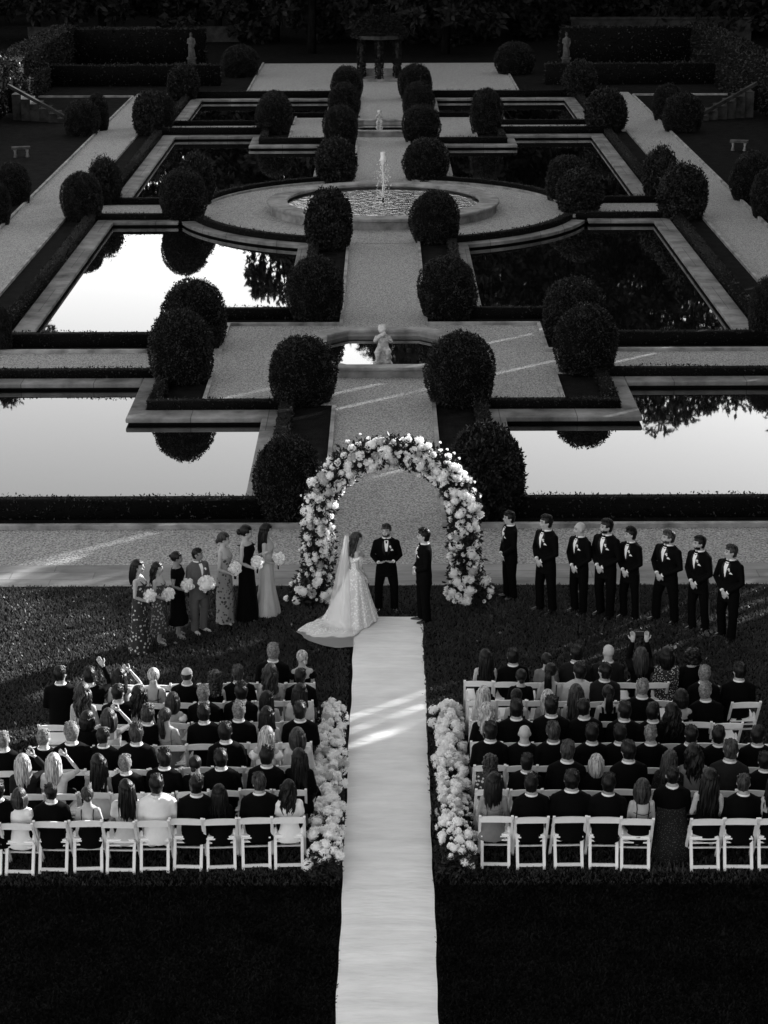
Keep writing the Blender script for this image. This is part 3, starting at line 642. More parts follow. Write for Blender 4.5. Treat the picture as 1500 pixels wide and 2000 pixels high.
# ------------------------------------------------------------------ flowers
def bloom_mesh(name, kind, seed):
    rr = random.Random(seed); b = MB()
    if kind == 'rose':
        b.ball((0, 0, .15), (.32, .32, .4), 9, 6, jit=.08)
        for ring, (r, t, n, s_) in enumerate(((.42, .35, 5, .5), (.62, .15, 6, .62), (.8, -.1, 7, .6))):
            for k in range(n):
                a = 2*math.pi*(k+ring*.5)/n+rr.uniform(-.15, .15); c_, s2 = math.cos(a), math.sin(a); w2 = s_*.5
                px_, py_ = -s2, c_
                pts = []
                for (u, v) in ((-.6, 0), (.6, 0), (1, .55), (.55, 1), (-.55, 1), (-1, .55)):
                    rad = r*.55+v*r*.5; z = t-.25+v*(.55-ring*.12)+rr.uniform(-.05, .05)
                    pts.append((c_*rad+px_*u*w2, s2*rad+py_*u*w2, z))
                b.add(pts, [(0, 1, 2, 3, 4, 5)])
    else:                                               # hydrangea head: many small florets
        b.ball((0, 0, 0), (.7, .7, .55), 12, 8, jit=.1)
        for k in range(70):
            d = Vector((rr.gauss(0, 1), rr.gauss(0, 1), rr.gauss(.3, 1))).normalized(); dq = rr.uniform(.82, 1.08); p = Vector((d.x*.86*dq, d.y*.86*dq, d.z*.72*dq)); s_ = rr.uniform(.15, .23)
            u = d.cross(Vector((rr.random(), rr.random(), 1))).normalized(); v = d.cross(u)
            b.add([p+(u*.6)*s_, p+(u+v)*s_*.75+d*.05, p+v*s_*.6, p+(v-u)*s_*.75+d*.05, p-u*.6*s_, p-(u+v)*s_*.75+d*.05, p-v*s_*.6, p+(u-v)*s_*.75+d*.05], [(0, 1, 2, 3, 4, 5, 6, 7)])
    return b.mesh(name, False)
ROSE = [bloom_mesh('rose', 'rose', k) for k in range(4)]; HYD = [bloom_mesh('hydrangea', 'hyd', k) for k in range(3)]
for m_ in ROSE+HYD: m_.materials.append(BLOOM)
def put_blooms(parent, items, part='flower'):
    """items: (pos, normal, size, mesh, material); nearest/largest 100 as parts, the rest as one stuff part"""
    items = sorted(items, key=lambda t_: -t_[2]); rest = items[100:]
    for p, nrm, s_, me, m_ in items[:100]:
        o = link(part, me, m_, parent, p); o.rotation_euler = Vector(nrm).to_track_quat('Z', 'Y').to_euler(); o.scale = (s_,)*3
    if rest:
        bm = bmesh.new()
        for p, nrm, s_, me, m_ in rest:
            tm = me.copy(); tm.transform(Matrix.Translation(p) @ Vector(nrm).to_track_quat('Z', 'Y').to_matrix().to_4x4() @ Matrix.Scale(s_, 4)); bm.from_mesh(tm); bpy.data.meshes.remove(tm)
        me = bpy.data.meshes.new('small_flowers'); bm.to_mesh(me); bm.free(); me.materials.clear(); me.materials.append(BLOOM)
        tag(link('small_flowers', me, None, parent), kind='stuff')
# arch
ARX, ARY = .13, 35.0
ar = empty('flower_arch', (ARX, ARY, 0)); tag(ar, 'tall round arch covered in white roses and leaves behind the couple', 'flower arch')
def arc_c(t):         # 0..1 along the arch centreline, returns pos, radius dir
    Lv = 1.55; La = math.pi*1.33; T_ = 2*Lv+La; s_ = t*T_
    if s_ < Lv: return Vector((-1.36, 0, s_)), Vector((-1, 0, 0))
    if s_ > T_-Lv: return Vector((1.36, 0, T_-s_)), Vector((1, 0, 0))
    a = math.pi*(1-(s_-Lv)/La); return Vector((1.36*math.cos(a), 0, Lv+1.30*math.sin(a))), Vector((math.cos(a), 0, math.sin(a)))
b = MB(); b.tube([arc_c(i/40)[0] for i in range(41)], .035, 8); b.build('frame', CHAR, ar)
P = []; N = []
for i in range(15000):
    t = random.random(); c_, n_ = arc_c(t); a = random.uniform(0, 6.28); foot = max(0, 1-c_.z/.7)
    r = (.25+.16*foot)*(random.random()**.45)*1.12
    d = n_*math.cos(a)+Vector((0, 1, 0))*math.sin(a); k = random.random() < .06
    p = c_+d*r*(1.25 if k else 1)+Vector((n_.x*.16*foot, -.05*foot, 0))
    P.append(p); N.append(d+Vector((0, 0, -.15)))
lobj('foliage', np.array(P), np.array(N), .085, FLEAF, ar, spread=1.0, aspect=.45)
it = []
for i in range(560):
    t = (i+random.random())/560; c_, n_ = arc_c(t); foot = max(0, 1-c_.z/.7); a = random.uniform(-1.5, 1.5)+(-math.pi/2)
    d = n_*math.cos(a)*1.0+Vector((0, 1, 0))*math.sin(a); r = (.27+.22*foot)
    p = c_+d*r*random.uniform(.85, 1.08)+Vector((n_.x*.16*foot, -.05*foot, random.uniform(-.03, .03))); s_ = random.choice((.035, .045, .055, .065, .08, .09, .1, .11))
    if p.z < .05: p.z = .08
    me = random.choice(HYD) if s_ > .075 and random.random() < .5 else random.choice(ROSE)
    it.append((p, d+Vector((0, -.3, .25)), s_, me, BLOOM if random.random() < .8 else BLOOM2))
for i in range(26):                     # sprigs reaching out
    t = random.random(); c_, n_ = arc_c(t); d = (n_*random.uniform(.6, 1)+Vector((0, random.uniform(-.6, 0), .2))); it.append((c_+d*.36, d, .035, random.choice(ROSE), BLOOM))
put_blooms(ar, it)
# flower borders along the runner
def border(x0, x1, y0, y1, label, seed):
    rr = random.Random(seed); t = empty('flower_border', ((x0+x1)/2, (y0+y1)/2, 0)); tag(t, label, 'flowers', 'white flower borders along the runner')
    xm, ym = (x0+x1)/2, (y0+y1)/2; P = []; N = []
    for i in range(9000):
        y = rr.uniform(y0-.05, y1+.1); x = min(x1-.05, max(x0+.05, rr.gauss((x0+x1)/2, (x1-x0)*.28))); z = rr.uniform(.02, .34); P.append((x-xm, y-ym, z)); N.append((rr.gauss(0, .5), rr.gauss(0, .5), .6))
    lobj('foliage', np.array(P), np.array(N), .07, FLEAF, t, aspect=.4)
    it = []; nb = 310
    for i in range(nb):
        y = y0+(y1-y0)*(i+rr.random())/nb; u = rr.uniform(-1, 1); x = xm+u*(x1-x0)/2*.92; sp = 1-.45*max(0, (y0+.7-y)/.7)
        if rr.random() > sp: continue
        s_ = rr.choice((.034, .045, .056, .066, .076, .086, .098)); z = .17+.26*math.sqrt(max(0, 1-u*u*.9))*sp+rr.uniform(-.05, .05)
        it.append((Vector((x-xm, y-ym, z)), Vector((u*.8, -.35, 1)), s_, rr.choice(HYD) if s_ > .07 and rr.random() < .75 else rr.choice(ROSE), BLOOM if rr.random() < .85 else BLOOM2))
    put_blooms(t, it)
border(-1.07, -.58, 24.05, 29.2, 'long mound of white flowers along the left side of the runner', 3)
border(.72, 1.25, 24.15, 29.15, 'long mound of white flowers along the right side of the runner', 4)
# ------------------------------------------------------------------ chairs
def chair_parts():
    out = []
    def a(nm, mb, m=CHAIR): out.append((nm, mb.mesh('chair_'+nm, False), m))
    b = MB(); n = 8                         # curved top rail
    vs = []
    for i in range(n+1):
        x = -.215+.43*i/n; c_ = .018*(1-(2*i/n-1)**2)
        for (dy, z) in ((0, .705), (0, .79+c_), (.022, .79+c_), (.022, .705)): vs.append((x, -.245-c_*.6+dy+(z-.7)*-.1, z+(c_*.4 if z < .75 else 0)))
    fs = [(i*4+k, i*4+(k+1) % 4, (i+1)*4+(k+1) % 4, (i+1)*4+k) for i in range(n) for k in range(4)]+[(0, 1, 2, 3), (n*4+3, n*4+2, n*4+1, n*4)]
    b.add(vs, fs); a('back_rail', b)
    for s_ in (-1, 1):
        b = MB(); b.bar((s_*.219, -.262, .815), (s_*.219, .19, .0), .028, .036, (1, 0, 0)); a('front_leg', b)
        b = MB(); b.bar((s_*.183, -.02, .52), (s_*.183, -.235, 0), .036, .04, (1, 0, 0)); b.tube([(s_*.183, -.02, .515), (s_*.183, -.012, .535)], [.018, .012], 8); a('rear_leg', b)
    b = MB(); b.bar((-.165, -.082, .37), (.165, -.082, .37), .055, .02, (0, 0, 1)); b.v = b.v; a('upper_stretcher', b)
    b = MB(); b.bar((-.165, -.215, .06), (.165, -.215, .06), .02, .045, (0, 0, 1)); a('lower_stretcher', b)
    b = MB(); b.bar((-.205, .075, .205), (.205, .075, .205), .022, .022, (0, 0, 1)); a('front_stretcher', b)
    b = MB(); b.box(-.2, -.13, .425, .2, .24, .445); b.box(-.185, -.115, .4451, .185, .225, .47); a('seat', b, SEATM)
    return out
CP = chair_parts()
for nm, me, m_ in CP: me.materials.append(m_)
ORD = ['nearest', 'second', 'third', 'fourth', 'fifth', 'sixth', 'seventh', 'eighth', 'ninth', 'tenth', 'eleventh']
ROWN = {1: 'back row', 2: 'second row from back', 3: 'third row from back', 4: 'middle row', 5: 'third row from front', 6: 'second row from front', 7: 'front row'}
ROWY = {1: 24.45, 2: 25.3, 3: 26.05, 4: 26.85, 5: 27.6, 6: 28.38, 7: 29.1}
def chair(x, y, rz, label):
    t = empty('folding_chair', (x, y, 0), rz); tag(t, label, 'chair', 'white folding chairs on the lawn')
    for nm, me, m_ in CP:
        o = bpy.data.objects.new(nm, me); COL.objects.link(o); o.parent = t
def slant(x): return -.035*max(0, abs(x)-1.5) if x < 0 else -.025*max(0, abs(x)-1.5)
NL = {1: 10, 2: 10, 3: 10, 4: 9, 5: 9, 6: 8, 7: 7}
NR = {1: 10, 2: 10, 3: 10, 4: 10, 5: 9, 6: 7, 7: 7}
rj = random.Random(5)
SEATS = []
for r_ in range(1, 8):
    for side, n_, xa in ((-1, NL[r_], -1.33), (1, NR[r_], 1.5)):
        xs_ = [xa+side*.4555*i for i in range(n_)]
        if side == 1 and r_ == 1: xs_ = [G(p_, 1590, .8)[0] for p_ in (968, 1036, 1113, 1180, 1244, 1380, 1447, 1513)]
        if side == 1 and r_ == 6: xs_.append(G(1456, 1372, .8)[0])
        for i, x in enumerate(xs_):
            x += rj.uniform(-.012, .012); yy = ROWY[r_]+slant(x)+.25+rj.uniform(-.03, .03)
            if r_ == 6 and side == 1 and i == 7: yy -= .02
            chair(x, yy, rj.uniform(-.065, .065)+(.06 if side == 1 and r_ == 6 and i == 7 else 0), 'white folding chair, %s seat from the runner, %s, %s block' % (ORD[i], ROWN[r_], 'left' if side < 0 else 'right'))
#PEOPLE#
# ------------------------------------------------------------------ people
def head_shapes(mb, c, yaw, s=1.0, fem=False, pitch=0.0):
    Rm = Matrix.Rotation(yaw, 3, 'Z') @ Matrix.Rotation(pitch, 3, 'X')
    P = lambda x, y, z: Vector(c)+Rm @ Vector((x, y, z))*s
    mb.ball(P(0, -.008, .025), (.076*s, .094*s, .09*s), 16, 10, Rm)       # skull
    mb.ball(P(0, .012, -.035), (.06*s, .072*s, .082*s), 14, 9, Rm)        # jaw
    mb.ball(P(0, .058, -.088), (.026*s, .024*s, .02*s), 8, 6, Rm)         # chin
    mb.tube([P(0, .082, .02), P(0, .1, -.012), P(0, .108, -.028)], [.008*s, .012*s, .016*s], 8)   # nose
    for q in (-1, 1):
        mb.ball(P(q*.078, -.005, -.008), (.012*s, .02*s, .032*s), 8, 6, Rm)
        mb.ball(P(q*.035, .07, -.03), (.022*s, .018*s, .018*s), 8, 6, Rm)
    mb.tube([P(-.045, .079, .03), P(0, .087, .033), P(.045, .079, .03)], .01*s, 6)
    mb.tube([P(-.022, .083, -.06), P(0, .088, -.058), P(.022, .083, -.06)], .011*s, 6)
def torso_rings(sit=False, fem=False, grow=0.0, lo=None, lean=0.0, z0=0.0):
    T_ = [(.80, 0, .17, .12), (.88, 0, .18, .125), (.96, 0, .172, .118), (1.08, 0, .162, .108), (1.2, .005, .178, .118), (1.31, .008, .192, .126), (1.39, .004, .2, .118), (1.435, -.002, .192, .1), (1.468, -.008, .145, .085), (1.495, -.01, .095, .075)]
    if fem: T_ = [(.80, 0, .168, .12), (.88, 0, .175, .125), (.96, 0, .155, .11), (1.08, 0, .118, .085), (1.2, .008, .138, .105), (1.29, .02, .15, .125), (1.37, .01, .15, .105), (1.42, 0, .125, .08), (1.455, -.006, .075, .06)]
    out = []
    for z, cy, rx, ry in T_:
        if lo is not None and z < lo: continue
        out.append((z+z0, 0, cy-lean*(z-.8), rx+grow, ry+grow))
    return out
def hand(mb, w_, d, pal, s=1.0, curl=.5, side=1):
    """palm and five fingers: w_ wrist, d finger direction, pal palm normal"""
    w_, d, pal = Vector(w_), Vector(d).normalized(), Vector(pal).normalized(); pal = (pal-d*pal.dot(d)).normalized(); x = d.cross(pal)*side
    mb.tube([w_-d*.02, w_+d*.02, w_+d*.055, w_+d*.088], [(.026*s, .018*s), (.034*s, .018*s), (.04*s, .017*s), (.038*s, .014*s)], 10)
    for k, (o, l) in enumerate(((-.03, .066), (-.010, .078), (.010, .073), (.029, .056))):
        a = w_+d*.08+x*o; c1 = (d+pal*curl*.5+x*o*1.2).normalized(); c2 = (d+pal*curl*1.4).normalized(); c3 = (d*.6+pal*curl*2).normalized()
        p1 = a+c1*l*.45; p2 = p1+c2*l*.33; p3 = p2+c3*l*.25; mb.tube([a-d*.01, p1, p2, p3], [.0095*s, .009*s, .0082*s, .0065*s], 7)
    a = w_+d*.03-x*.03; mb.tube([w_+d*.01-x*.015, a, a+(d*.5-x*.8+pal*.3)*.035, a+(d*.9-x*.7+pal*.5)*.06], [.014*s, .013*s, .0105*s, .008*s], 7)
_fc = {}
def figure(name, fem, arms, legs, vox, z0=0.0, lean=0.0, headyaw=0.0, pitch=0.0, feet=True, hands=None):
    """one continuous remeshed body"""
    mb = MB(); hz = (1.632 if not fem else 1.605)+z0; ly = -lean*.85
    mb.rings(torso_rings(fem=fem, z0=z0, lean=lean), 20)
    k = .86 if fem else 1.0
    mb.tube([(0, ly-.012, 1.40+z0), (0, ly-.006, 1.5+z0), (0, ly+.0, hz-.04)], [(.1*k, .078*k), (.07*k, .068*k), (.064*k, .066*k)], 12)
    head_shapes(mb, (0, ly+.012, hz+.01), headyaw, 1.12 if not fem else 1.06, fem, pitch)
    for sh, el, wr in arms:
        mb.tube([sh, Vector(sh).lerp(Vector(el), .5), el, Vector(el).lerp(Vector(wr), .4), wr], [.054*k, .046*k, .038*k, .036*k, .025*k], 10)
        mb.ball(sh, .056*k)
    for hp, kn, an, to in legs:
        mb.tube([hp, Vector(hp).lerp(Vector(kn), .5), kn, Vector(kn).lerp(Vector(an), .35), an], [.088, .073, .052, .054*k, .036*k], 12)
        if not feet: continue
        an = Vector(an); to = Vector(to); mb.tube([an-(to-an)*.25+Vector((0, 0, -.03)), an+Vector((0, 0, -.02)), an.lerp(to, .6), to], [.032, .036, (.036, .025), (.034, .014)], 8)
    me = remesh(mb, name, vox, 3)
    if hands:
        hb = MB()
        for h_ in hands: hand(hb, **h_)
        hm = remesh(hb, 'h', .0075, 1) if vox < .015 else hb.mesh('h'); bm = bmesh.new(); bm.from_mesh(me); bm.from_mesh(hm); bm.to_mesh(me); bm.free(); bpy.data.meshes.remove(hm); me.shade_smooth()
    return me
def jacket(fem, arms, z0=0.0, lean=0.0, lo=.80, grow=.02, tail=.0, vox=.016, sleeve=1.0):
    mb = MB(); rs = torso_rings(fem=fem, z0=z0, lean=lean, grow=grow)
    if tail: z, cx, cy, rx, ry = rs[0]; rs = [(z-tail, cx, cy, rx+.012, ry+.012)]+rs
    mb.rings(rs, 22)
    for sh, el, wr in arms:
        sh, el, wr = Vector(sh), Vector(el), Vector(wr); w2 = wr.lerp(el, .06)
        if sleeve < 1: w2 = el.lerp(sh, .35)
        mb.ball(sh+Vector((0, 0, .0)), .072)
        mb.tube([sh, sh.lerp(el, .5), el, el.lerp(wr, .5), w2] if sleeve == 1 else [sh, w2], [.068, .062, .054, .05, .042] if sleeve == 1 else [.066, .058], 10)
    return remesh(mb, 'jacket', vox, 3)
def trousers(legs, z0=0.0, vox=.016, skirt=False):
    mb = MB(); mb.rings([(.80+z0, 0, 0, .17, .122), (.9+z0, 0, 0, .172, .122), (.97+z0, 0, 0, .16, .11)], 18)
    for hp, kn, an, to in legs:
        hp, kn, an = Vector(hp), Vector(kn), Vector(an)
        mb.tube([hp+Vector((0, 0, .03)), hp.lerp(kn, .5), kn, kn.lerp(an, .5), an+Vector((0, 0, -.035))], [.112, .102, .084, .078, .078], 12)
    return remesh(mb, 'trousers', vox, 3)
def shoe_mesh(an, to):
    mb = MB(); an, to = Vector(an), Vector(to); d = (to-an); d.z = 0; d.normalize(); b0 = Vector((an.x, an.y, .0))
    mb.tube([b0-d*.07+Vector((0, 0, .04)), b0+Vector((0, 0, .05)), b0+d*.09+Vector((0, 0, .035)), b0+d*.18+Vector((0, 0, .025)), b0+d*.205+Vector((0, 0, .02))], [(.035, .035), (.042, .045), (.046, .034), (.042, .025), (.02, .012)], 10)
    return mb.mesh('shoe')
def collar_mesh(z, cy, r=.083):
    mb = MB(); disc_v = []
    n = 16
    for i in range(n+1):
        a = math.pi*1.5+(-math.pi*.92+math.pi*1.84*i/n); x_, y_ = math.cos(a)*r, cy+math.sin(a)*r*1.05
        disc_v += [(x_*1.12, y_+ (cy-y_)*-.1, z-.012), (x_, y_, z+.03)]
    mb.add(disc_v, [(i*2, i*2+2, i*2+3, i*2+1) for i in range(n)])
    me = mb.mesh('collar'); return me
def surf_patch(pts, rsf, off=.004):
    """polygon patch following the chest; pts (x, z)"""
    return [(x, rsf(x, z)+off, z) for x, z in pts]
def chest(fem, grow, z0=0.0, lean=0.0):
    rs = torso_rings(fem=fem, grow=grow, z0=z0, lean=lean)
    def f(x, z):
        for i in range(len(rs)-1):
            if rs[i][0] <= z <= rs[i+1][0] or i == len(rs)-2:
                t = min(1, max(0, (z-rs[i][0])/(rs[i+1][0]-rs[i][0]))); a, b_ = rs[i], rs[i+1]
                cy = a[2]+(b_[2]-a[2])*t; rx = a[3]+(b_[3]-a[3])*t; ry = a[4]+(b_[4]-a[4])*t
                return cy+ry*math.sqrt(max(.05, 1-(x/rx)**2))
    return f
def strip(left, right, f, off):
    n = len(left); mb = MB(); vs = []
    for (xl, z), (xr, _) in zip(left, right):
        for k in range(5): x = xl+(xr-xl)*k/4; vs.append((x, f(x, z)+off, z))
    mb.add(vs, [(i*5+k, i*5+k+1, (i+1)*5+k+1, (i+1)*5+k) for i in range(n-1) for k in range(4)]); return mb
# hair, built around the head centre (0,0,0), face towards +Y
def hair_cap(mb, front=.055, low=-.05, g=.012, rs=(.078, .096, .095), j=.02, seed=1, wide=False):
    rr = random.Random(seed); n, m_ = 22, 14; vs = []; fs = []; keep = {}
    rx, ry, rz = rs[0]+g, rs[1]+g, rs[2]+g
    for jx in range(m_+1):
        ph = math.pi*jx/m_
        for k in range(n):
            a = 2*math.pi*k/n; q = 1+rr.uniform(-j, j)*1.5+.012*math.sin(a*9+jx)
            zl = rz*math.cos(ph)*q; sp_ = math.sin(ph)
            if wide and zl < -.02: sp_ = max(sp_, .97+(zl+.02)*2.6)
            vs.append((rx*sp_*math.cos(a)*q, -.01+ry*sp_*math.sin(a)*q, .025+zl))
    for jx in range(m_):
        for k in range(n):
            ids = (jx*n+k, (jx+1)*n+k, (jx+1)*n+(k+1) % n, jx*n+(k+1) % n); c_ = [sum(vs[i][d] for i in ids)/4 for d in range(3)]
            if c_[1] > .035 and c_[2] < front+.0: continue
            if c_[1] > .0 and c_[2] < .0: continue
            if c_[2] < low: continue
            fs.append(ids)
    mb.add(vs, fs)
def lock(mb, pts, w0, w1, th=.028, n=10):
    k = len(pts); mb.tube(pts, [(w0+(w1-w0)*i/(k-1), th*(1-.5*i/(k-1))) for i in range(k)], n)
def hair_long(seed, L=.36, wave=.0, w0=.085, w1=.05):
    rr = random.Random(seed); mb = MB(); hair_cap(mb, seed=seed, g=.016, low=-.07, wide=True)
    for k in range(15):
        a = -math.pi/2+(k-7)/7*1.55; x, y = .078*math.cos(a), -.012+.088*math.sin(a); l = L*rr.uniform(.8, 1.05); ph = rr.uniform(0, 6)
        pts = []
        for i in range(8):
            t = i/7; pts.append((x*(1.05+.18*math.sin(t*2.2)+w1*2*t*0)+wave*.02*math.sin(t*11+ph), y*(1+.05*t)-.03*math.sin(t*2.0)*(1 if y < 0 else 0)+wave*.012*math.cos(t*10+ph), .05-t*l))
        if k % 2 == 0:
            o_ = rr.uniform(-.03, .03); mb.tube([(p_[0]*(1.12+.05*math.sin(i_*1.7+ph))+o_*i_/7, p_[1]*1.08-.008, p_[2]-.03*i_/7) for i_, p_ in enumerate(pts)], [.01, .013, .012, .012, .011, .01, .007, .002], 5)
        mb.tube(pts, [(.022, .018), (.026, .02), (.028, .02), (.027, .02), (.026, .02), (.024, .018), (.018, .014), (.006, .005)], 6)
    return mb.mesh('hair')
def hair_short(seed, g=.012, top=.012, low=-.085):
    mb = MB(); hair_cap(mb, g=g, seed=seed, j=.03, low=low, wide=True)
    rr = random.Random(seed)
    for k in range(60):
        a = rr.uniform(0, 6.28); q = math.sqrt(rr.random())*.07; x, y = q*math.cos(a), q*math.sin(a)*1.15+.0; z = .025+.1*math.sqrt(max(0, 1-(q/.09)**2)); mb.tube([(x, y-.01, z-.01), (x*1.15+rr.uniform(-.01, .01), y+.014, z+top)], [.012, .006], 5)
    return mb.mesh('hair')
def hair_fringe(seed):
    mb = MB(); n = 20; vs = []; fs = []
    for j_ in range(5):
        z = -.05+j_*.022
        for k in range(n+1):
            a = math.pi+.1+(math.pi-.2)*k/n; q = math.sqrt(max(0, 1-((z-.025)/.115)**2)); vs.append((.083*q*math.cos(a), -.008+.101*q*math.sin(a), z))
    mb.add(vs, [(j_*(n+1)+k, j_*(n+1)+k+1, (j_+1)*(n+1)+k+1, (j_+1)*(n+1)+k) for j_ in range(4) for k in range(n)])
    return mb.mesh('hair')
def hair_bun(seed, hi=.0, r=.042, low=-.05):
    mb = MB(); hair_cap(mb, seed=seed, low=low, j=.008); mb.ball((0, -.115, -.01+hi), (r, r*.8, r), 12, 8, jit=.08)
    return mb.mesh('hair')
def hair_bob(seed, L=.15):
    mb = MB(); hair_cap(mb, seed=seed, g=.018, low=-.07, j=.008, wide=True)
    for k in range(15):
        a = -math.pi/2+(k-7)/7*1.75; x, y = .084*math.cos(a), -.012+.096*math.sin(a)
        mb.tube([(x, y, .04), (x*1.1, y*1.05, -.03), (x*1.16, y*1.05, -.08), (x*1.02, y*.95, -L)], [(.024, .018), (.028, .02), (.027, .02), (.014, .012)], 6)
    return mb.mesh('hair')
def hair_curly(seed, L=.28, w_=.09, s_=.03):
    rr = random.Random(seed); mb = MB(); hair_cap(mb, seed=seed, g=.016, low=-.06)
    for k in range(150):
        t = rr.random(); a = -math.pi/2+rr.uniform(-1.7, 1.7); z = .1-t*(L+.1); q = (w_ if z < .05 else w_*math.sqrt(max(.1, 1-((z-.02)/.11)**2)))
        mb.ball((q*math.cos(a), -.01+q*1.15*math.sin(a), z), s_*rr.uniform(.6, 1.1), 7, 5, jit=.15)
    return mb.mesh('hair')
def hair_pony(seed, L=.3):
    mb = MB(); hair_cap(mb, seed=seed, low=-.05, j=.008)
    for k in range(5): o = (k-2)*.014; mb.tube([(o*.4, -.105, .04), (o, -.145, .0), (o*1.2, -.135, -.1), (o*1.5, -.125, -.2), (o*.7, -.12, -L)], [.016, .022, .022, .018, .006], 6)
    return mb.mesh('hair')
HAIR = {'short': [hair_short(k) for k in (1, 2, 3)], 'crop': [hair_short(9, .006, .0, -.07)], 'quiff': [hair_short(5, .014, .028)], 'fringe': [hair_fringe(1)],
        'long': [hair_long(k) for k in (1, 2)], 'wavy': [hair_long(k, .38, 1.0) for k in (3, 4)], 'longest': [hair_long(8, .48, .3)], 'bun': [hair_bun(1)], 'updo': [hair_bun(2, .02, .055)], 'lowbun': [hair_bun(3, -.03, .04)],
        'bob': [hair_bob(1), hair_bob(2, .2)], 'curly': [hair_curly(1), hair_curly(2, .34)], 'afro': [hair_curly(5, .08, .1, .035)], 'pony': [hair_pony(1)], 'half': [hair_bun(6, .05, .03)]}
SITZ = -.445
def sit_legs(k=1.0): return [((q*.095, .02, .92+SITZ), (q*.115, .44, .53), (q*.11, .47, .09), (q*.12, .62, .03)) for q in (-1, 1)]
def sit_arms(fem, mode='lap'):
    sx = .14 if fem else .19; z = 1.385+SITZ; out = []
    for q in (-1, 1):
        sh, el, wr = (q*sx, -.02, z), (q*(sx+.055), .03, z-.27), (q*.07, .25, z-.33)
        if q == 1 and mode == 'shade': el, wr = (q*(sx+.16), .17, z+.03), (q*.13, .2, z+.24)
        if mode == 'phone': el, wr = (q*(sx+.03), .22, z+.08), (q*.1+(.02 if q > 0 else -.0), .3, z+.36)
        if q == 1 and mode == 'wave': el, wr = (q*(sx+.12), .12, z+.05), (q*.2, .2, z+.33)
        if q == 1 and mode == 'hug': el, wr = (q*(sx+.2), -.06, z-.14), (q*(sx+.42), -.12, z-.16)
        out.append((sh, el, wr))
    return out
def sit_hands(arms, mode):
    H = []
    for i, (sh, el, wr) in enumerate(arms):
        q = -1 if i == 0 else 1; d = Vector(wr)-Vector(el)
        if q == 1 and mode in ('shade',): d = Vector((-.8, .25, .35))
        if mode == 'phone': d = Vector((0, .1, 1))
        if mode == 'wave' and q == 1: d = Vector((-.5, .2, .8))
        H.append(dict(w_=wr, d=d, pal=(0, .2, -1) if mode == 'lap' or q == -1 else (0, 1, -.3), curl=.35, side=q))
    return H
SB = {}
def sbody(fem, mode, yaw):
    key = (fem, mode, yaw)
    if key not in SB:
        arms = sit_arms(fem, mode)
        me = figure('seated_body', fem, arms, sit_legs(), .0155, SITZ, .0, R(yaw), 0, hands=sit_hands(arms, mode))
        SB[key] = me
    return SB[key]
SJ = {}
def sjacket(fem, mode, sleeve=1.0, grow=.022):
    key = (fem, mode, sleeve, grow)
    if key not in SJ: SJ[key] = jacket(fem, sit_arms(fem, mode), SITZ, 0, vox=.02, sleeve=sleeve, grow=grow)
    return SJ[key]
STR = trousers(sit_legs(), SITZ, .022)
def skirt_mesh():
    mb = MB(); mb.tube([(0, -.04, .56), (0, .15, .54), (0, .40, .52), (0, .46, .42), (0, .48, .25)], [(.18, .12), (.2, .1), (.19, .085), (.2, .1), (.21, .11)], 16); return remesh(mb, 'skirt', .024, 3)
SSK = skirt_mesh()
def top_mesh(kind):
    """back-showing dress tops"""
    mb = MB(); rs = torso_rings(fem=True, z0=SITZ, grow=.010)
    hi = {'low': 1.16, 'strap': 1.22, 'square': 1.3, 'off': 1.28, 'vback': 1.33}[kind]+SITZ
    rr = [r for r in rs if r[0] < hi]; nx = [r for r in rs if r[0] >= hi][0]; la = rr[-1]; t = (hi-la[0])/(nx[0]-la[0]); rr.append(tuple(la[i]+(nx[i]-la[i])*t for i in range(5)))
    mb.rings(rr, 22, cap=False)
    f = chest(True, .014, SITZ)
    if kind in ('strap', 'low', 'square', 'vback'):
        w_ = .012 if kind in ('strap', 'low') else .03
        for q in (-1, 1):
            pb = [(q*.085, hi-.01), (q*.088, 1.34+SITZ), (q*.09, 1.41+SITZ)]
            pts = [Vector((x, -(f(x, z)-.0)-.0+0.012, z)) for x, z in pb]+[Vector((q*.09, 0, 1.435+SITZ))]+[Vector((x, f(x, z), z)) for x, z in reversed(pb)]
            mb.tube(pts, [(w_*.6, .004)]*len(pts), 6)
        if kind == 'low':
            pts = [Vector((x, -f(x, 1.25+SITZ)+.01, 1.25+SITZ+abs(x)*.2)) for x in (-.13, -.06, 0, .06, .13)]; mb.tube(pts, .004, 5)
    if kind == 'off':
        for q in (-1, 1): mb.ball((q*.17, -.01, 1.31+SITZ), (.075, .08, .07), 10, 8, jit=.12)
    me = mb.mesh('dress_top'); return me
TOPS = {k: top_mesh(k) for k in ('low', 'strap', 'square', 'off', 'vback')}
COLLAR = collar_mesh(1.49+SITZ, -.012); 
JCOL = None
def jacket_collar(z, cy, r=.099):
    mb = MB(); vs = []; n = 16
    for i in range(n+1):
        a = math.pi*1.5+(-math.pi*.75+math.pi*1.5*i/n); c_, s_ = math.cos(a), math.sin(a)
        vs += [(c_*(r+.02), cy+s_*(r+.016), z-.045), (c_*(r-.006), cy+s_*(r-.004), z+.002), (c_*(r-.016), cy+s_*(r-.012), z-.012)]
    mb.add(vs, [(i*3+k, i*3+3+k, i*3+4+k, i*3+1+k) for i in range(n) for k in (0, 1)]); return mb.mesh('jacket_collar')
JCOL = jacket_collar(1.492+SITZ, -.012)
shirtv = strip([(-.005, 1.2+SITZ), (-.03, 1.3+SITZ), (-.05, 1.4+SITZ), (-.05, 1.46+SITZ)], [(.005, 1.2+SITZ), (.03, 1.3+SITZ), (.05, 1.4+SITZ), (.05, 1.46+SITZ)], chest(False, .024, SITZ), .006).mesh('shirt_front')
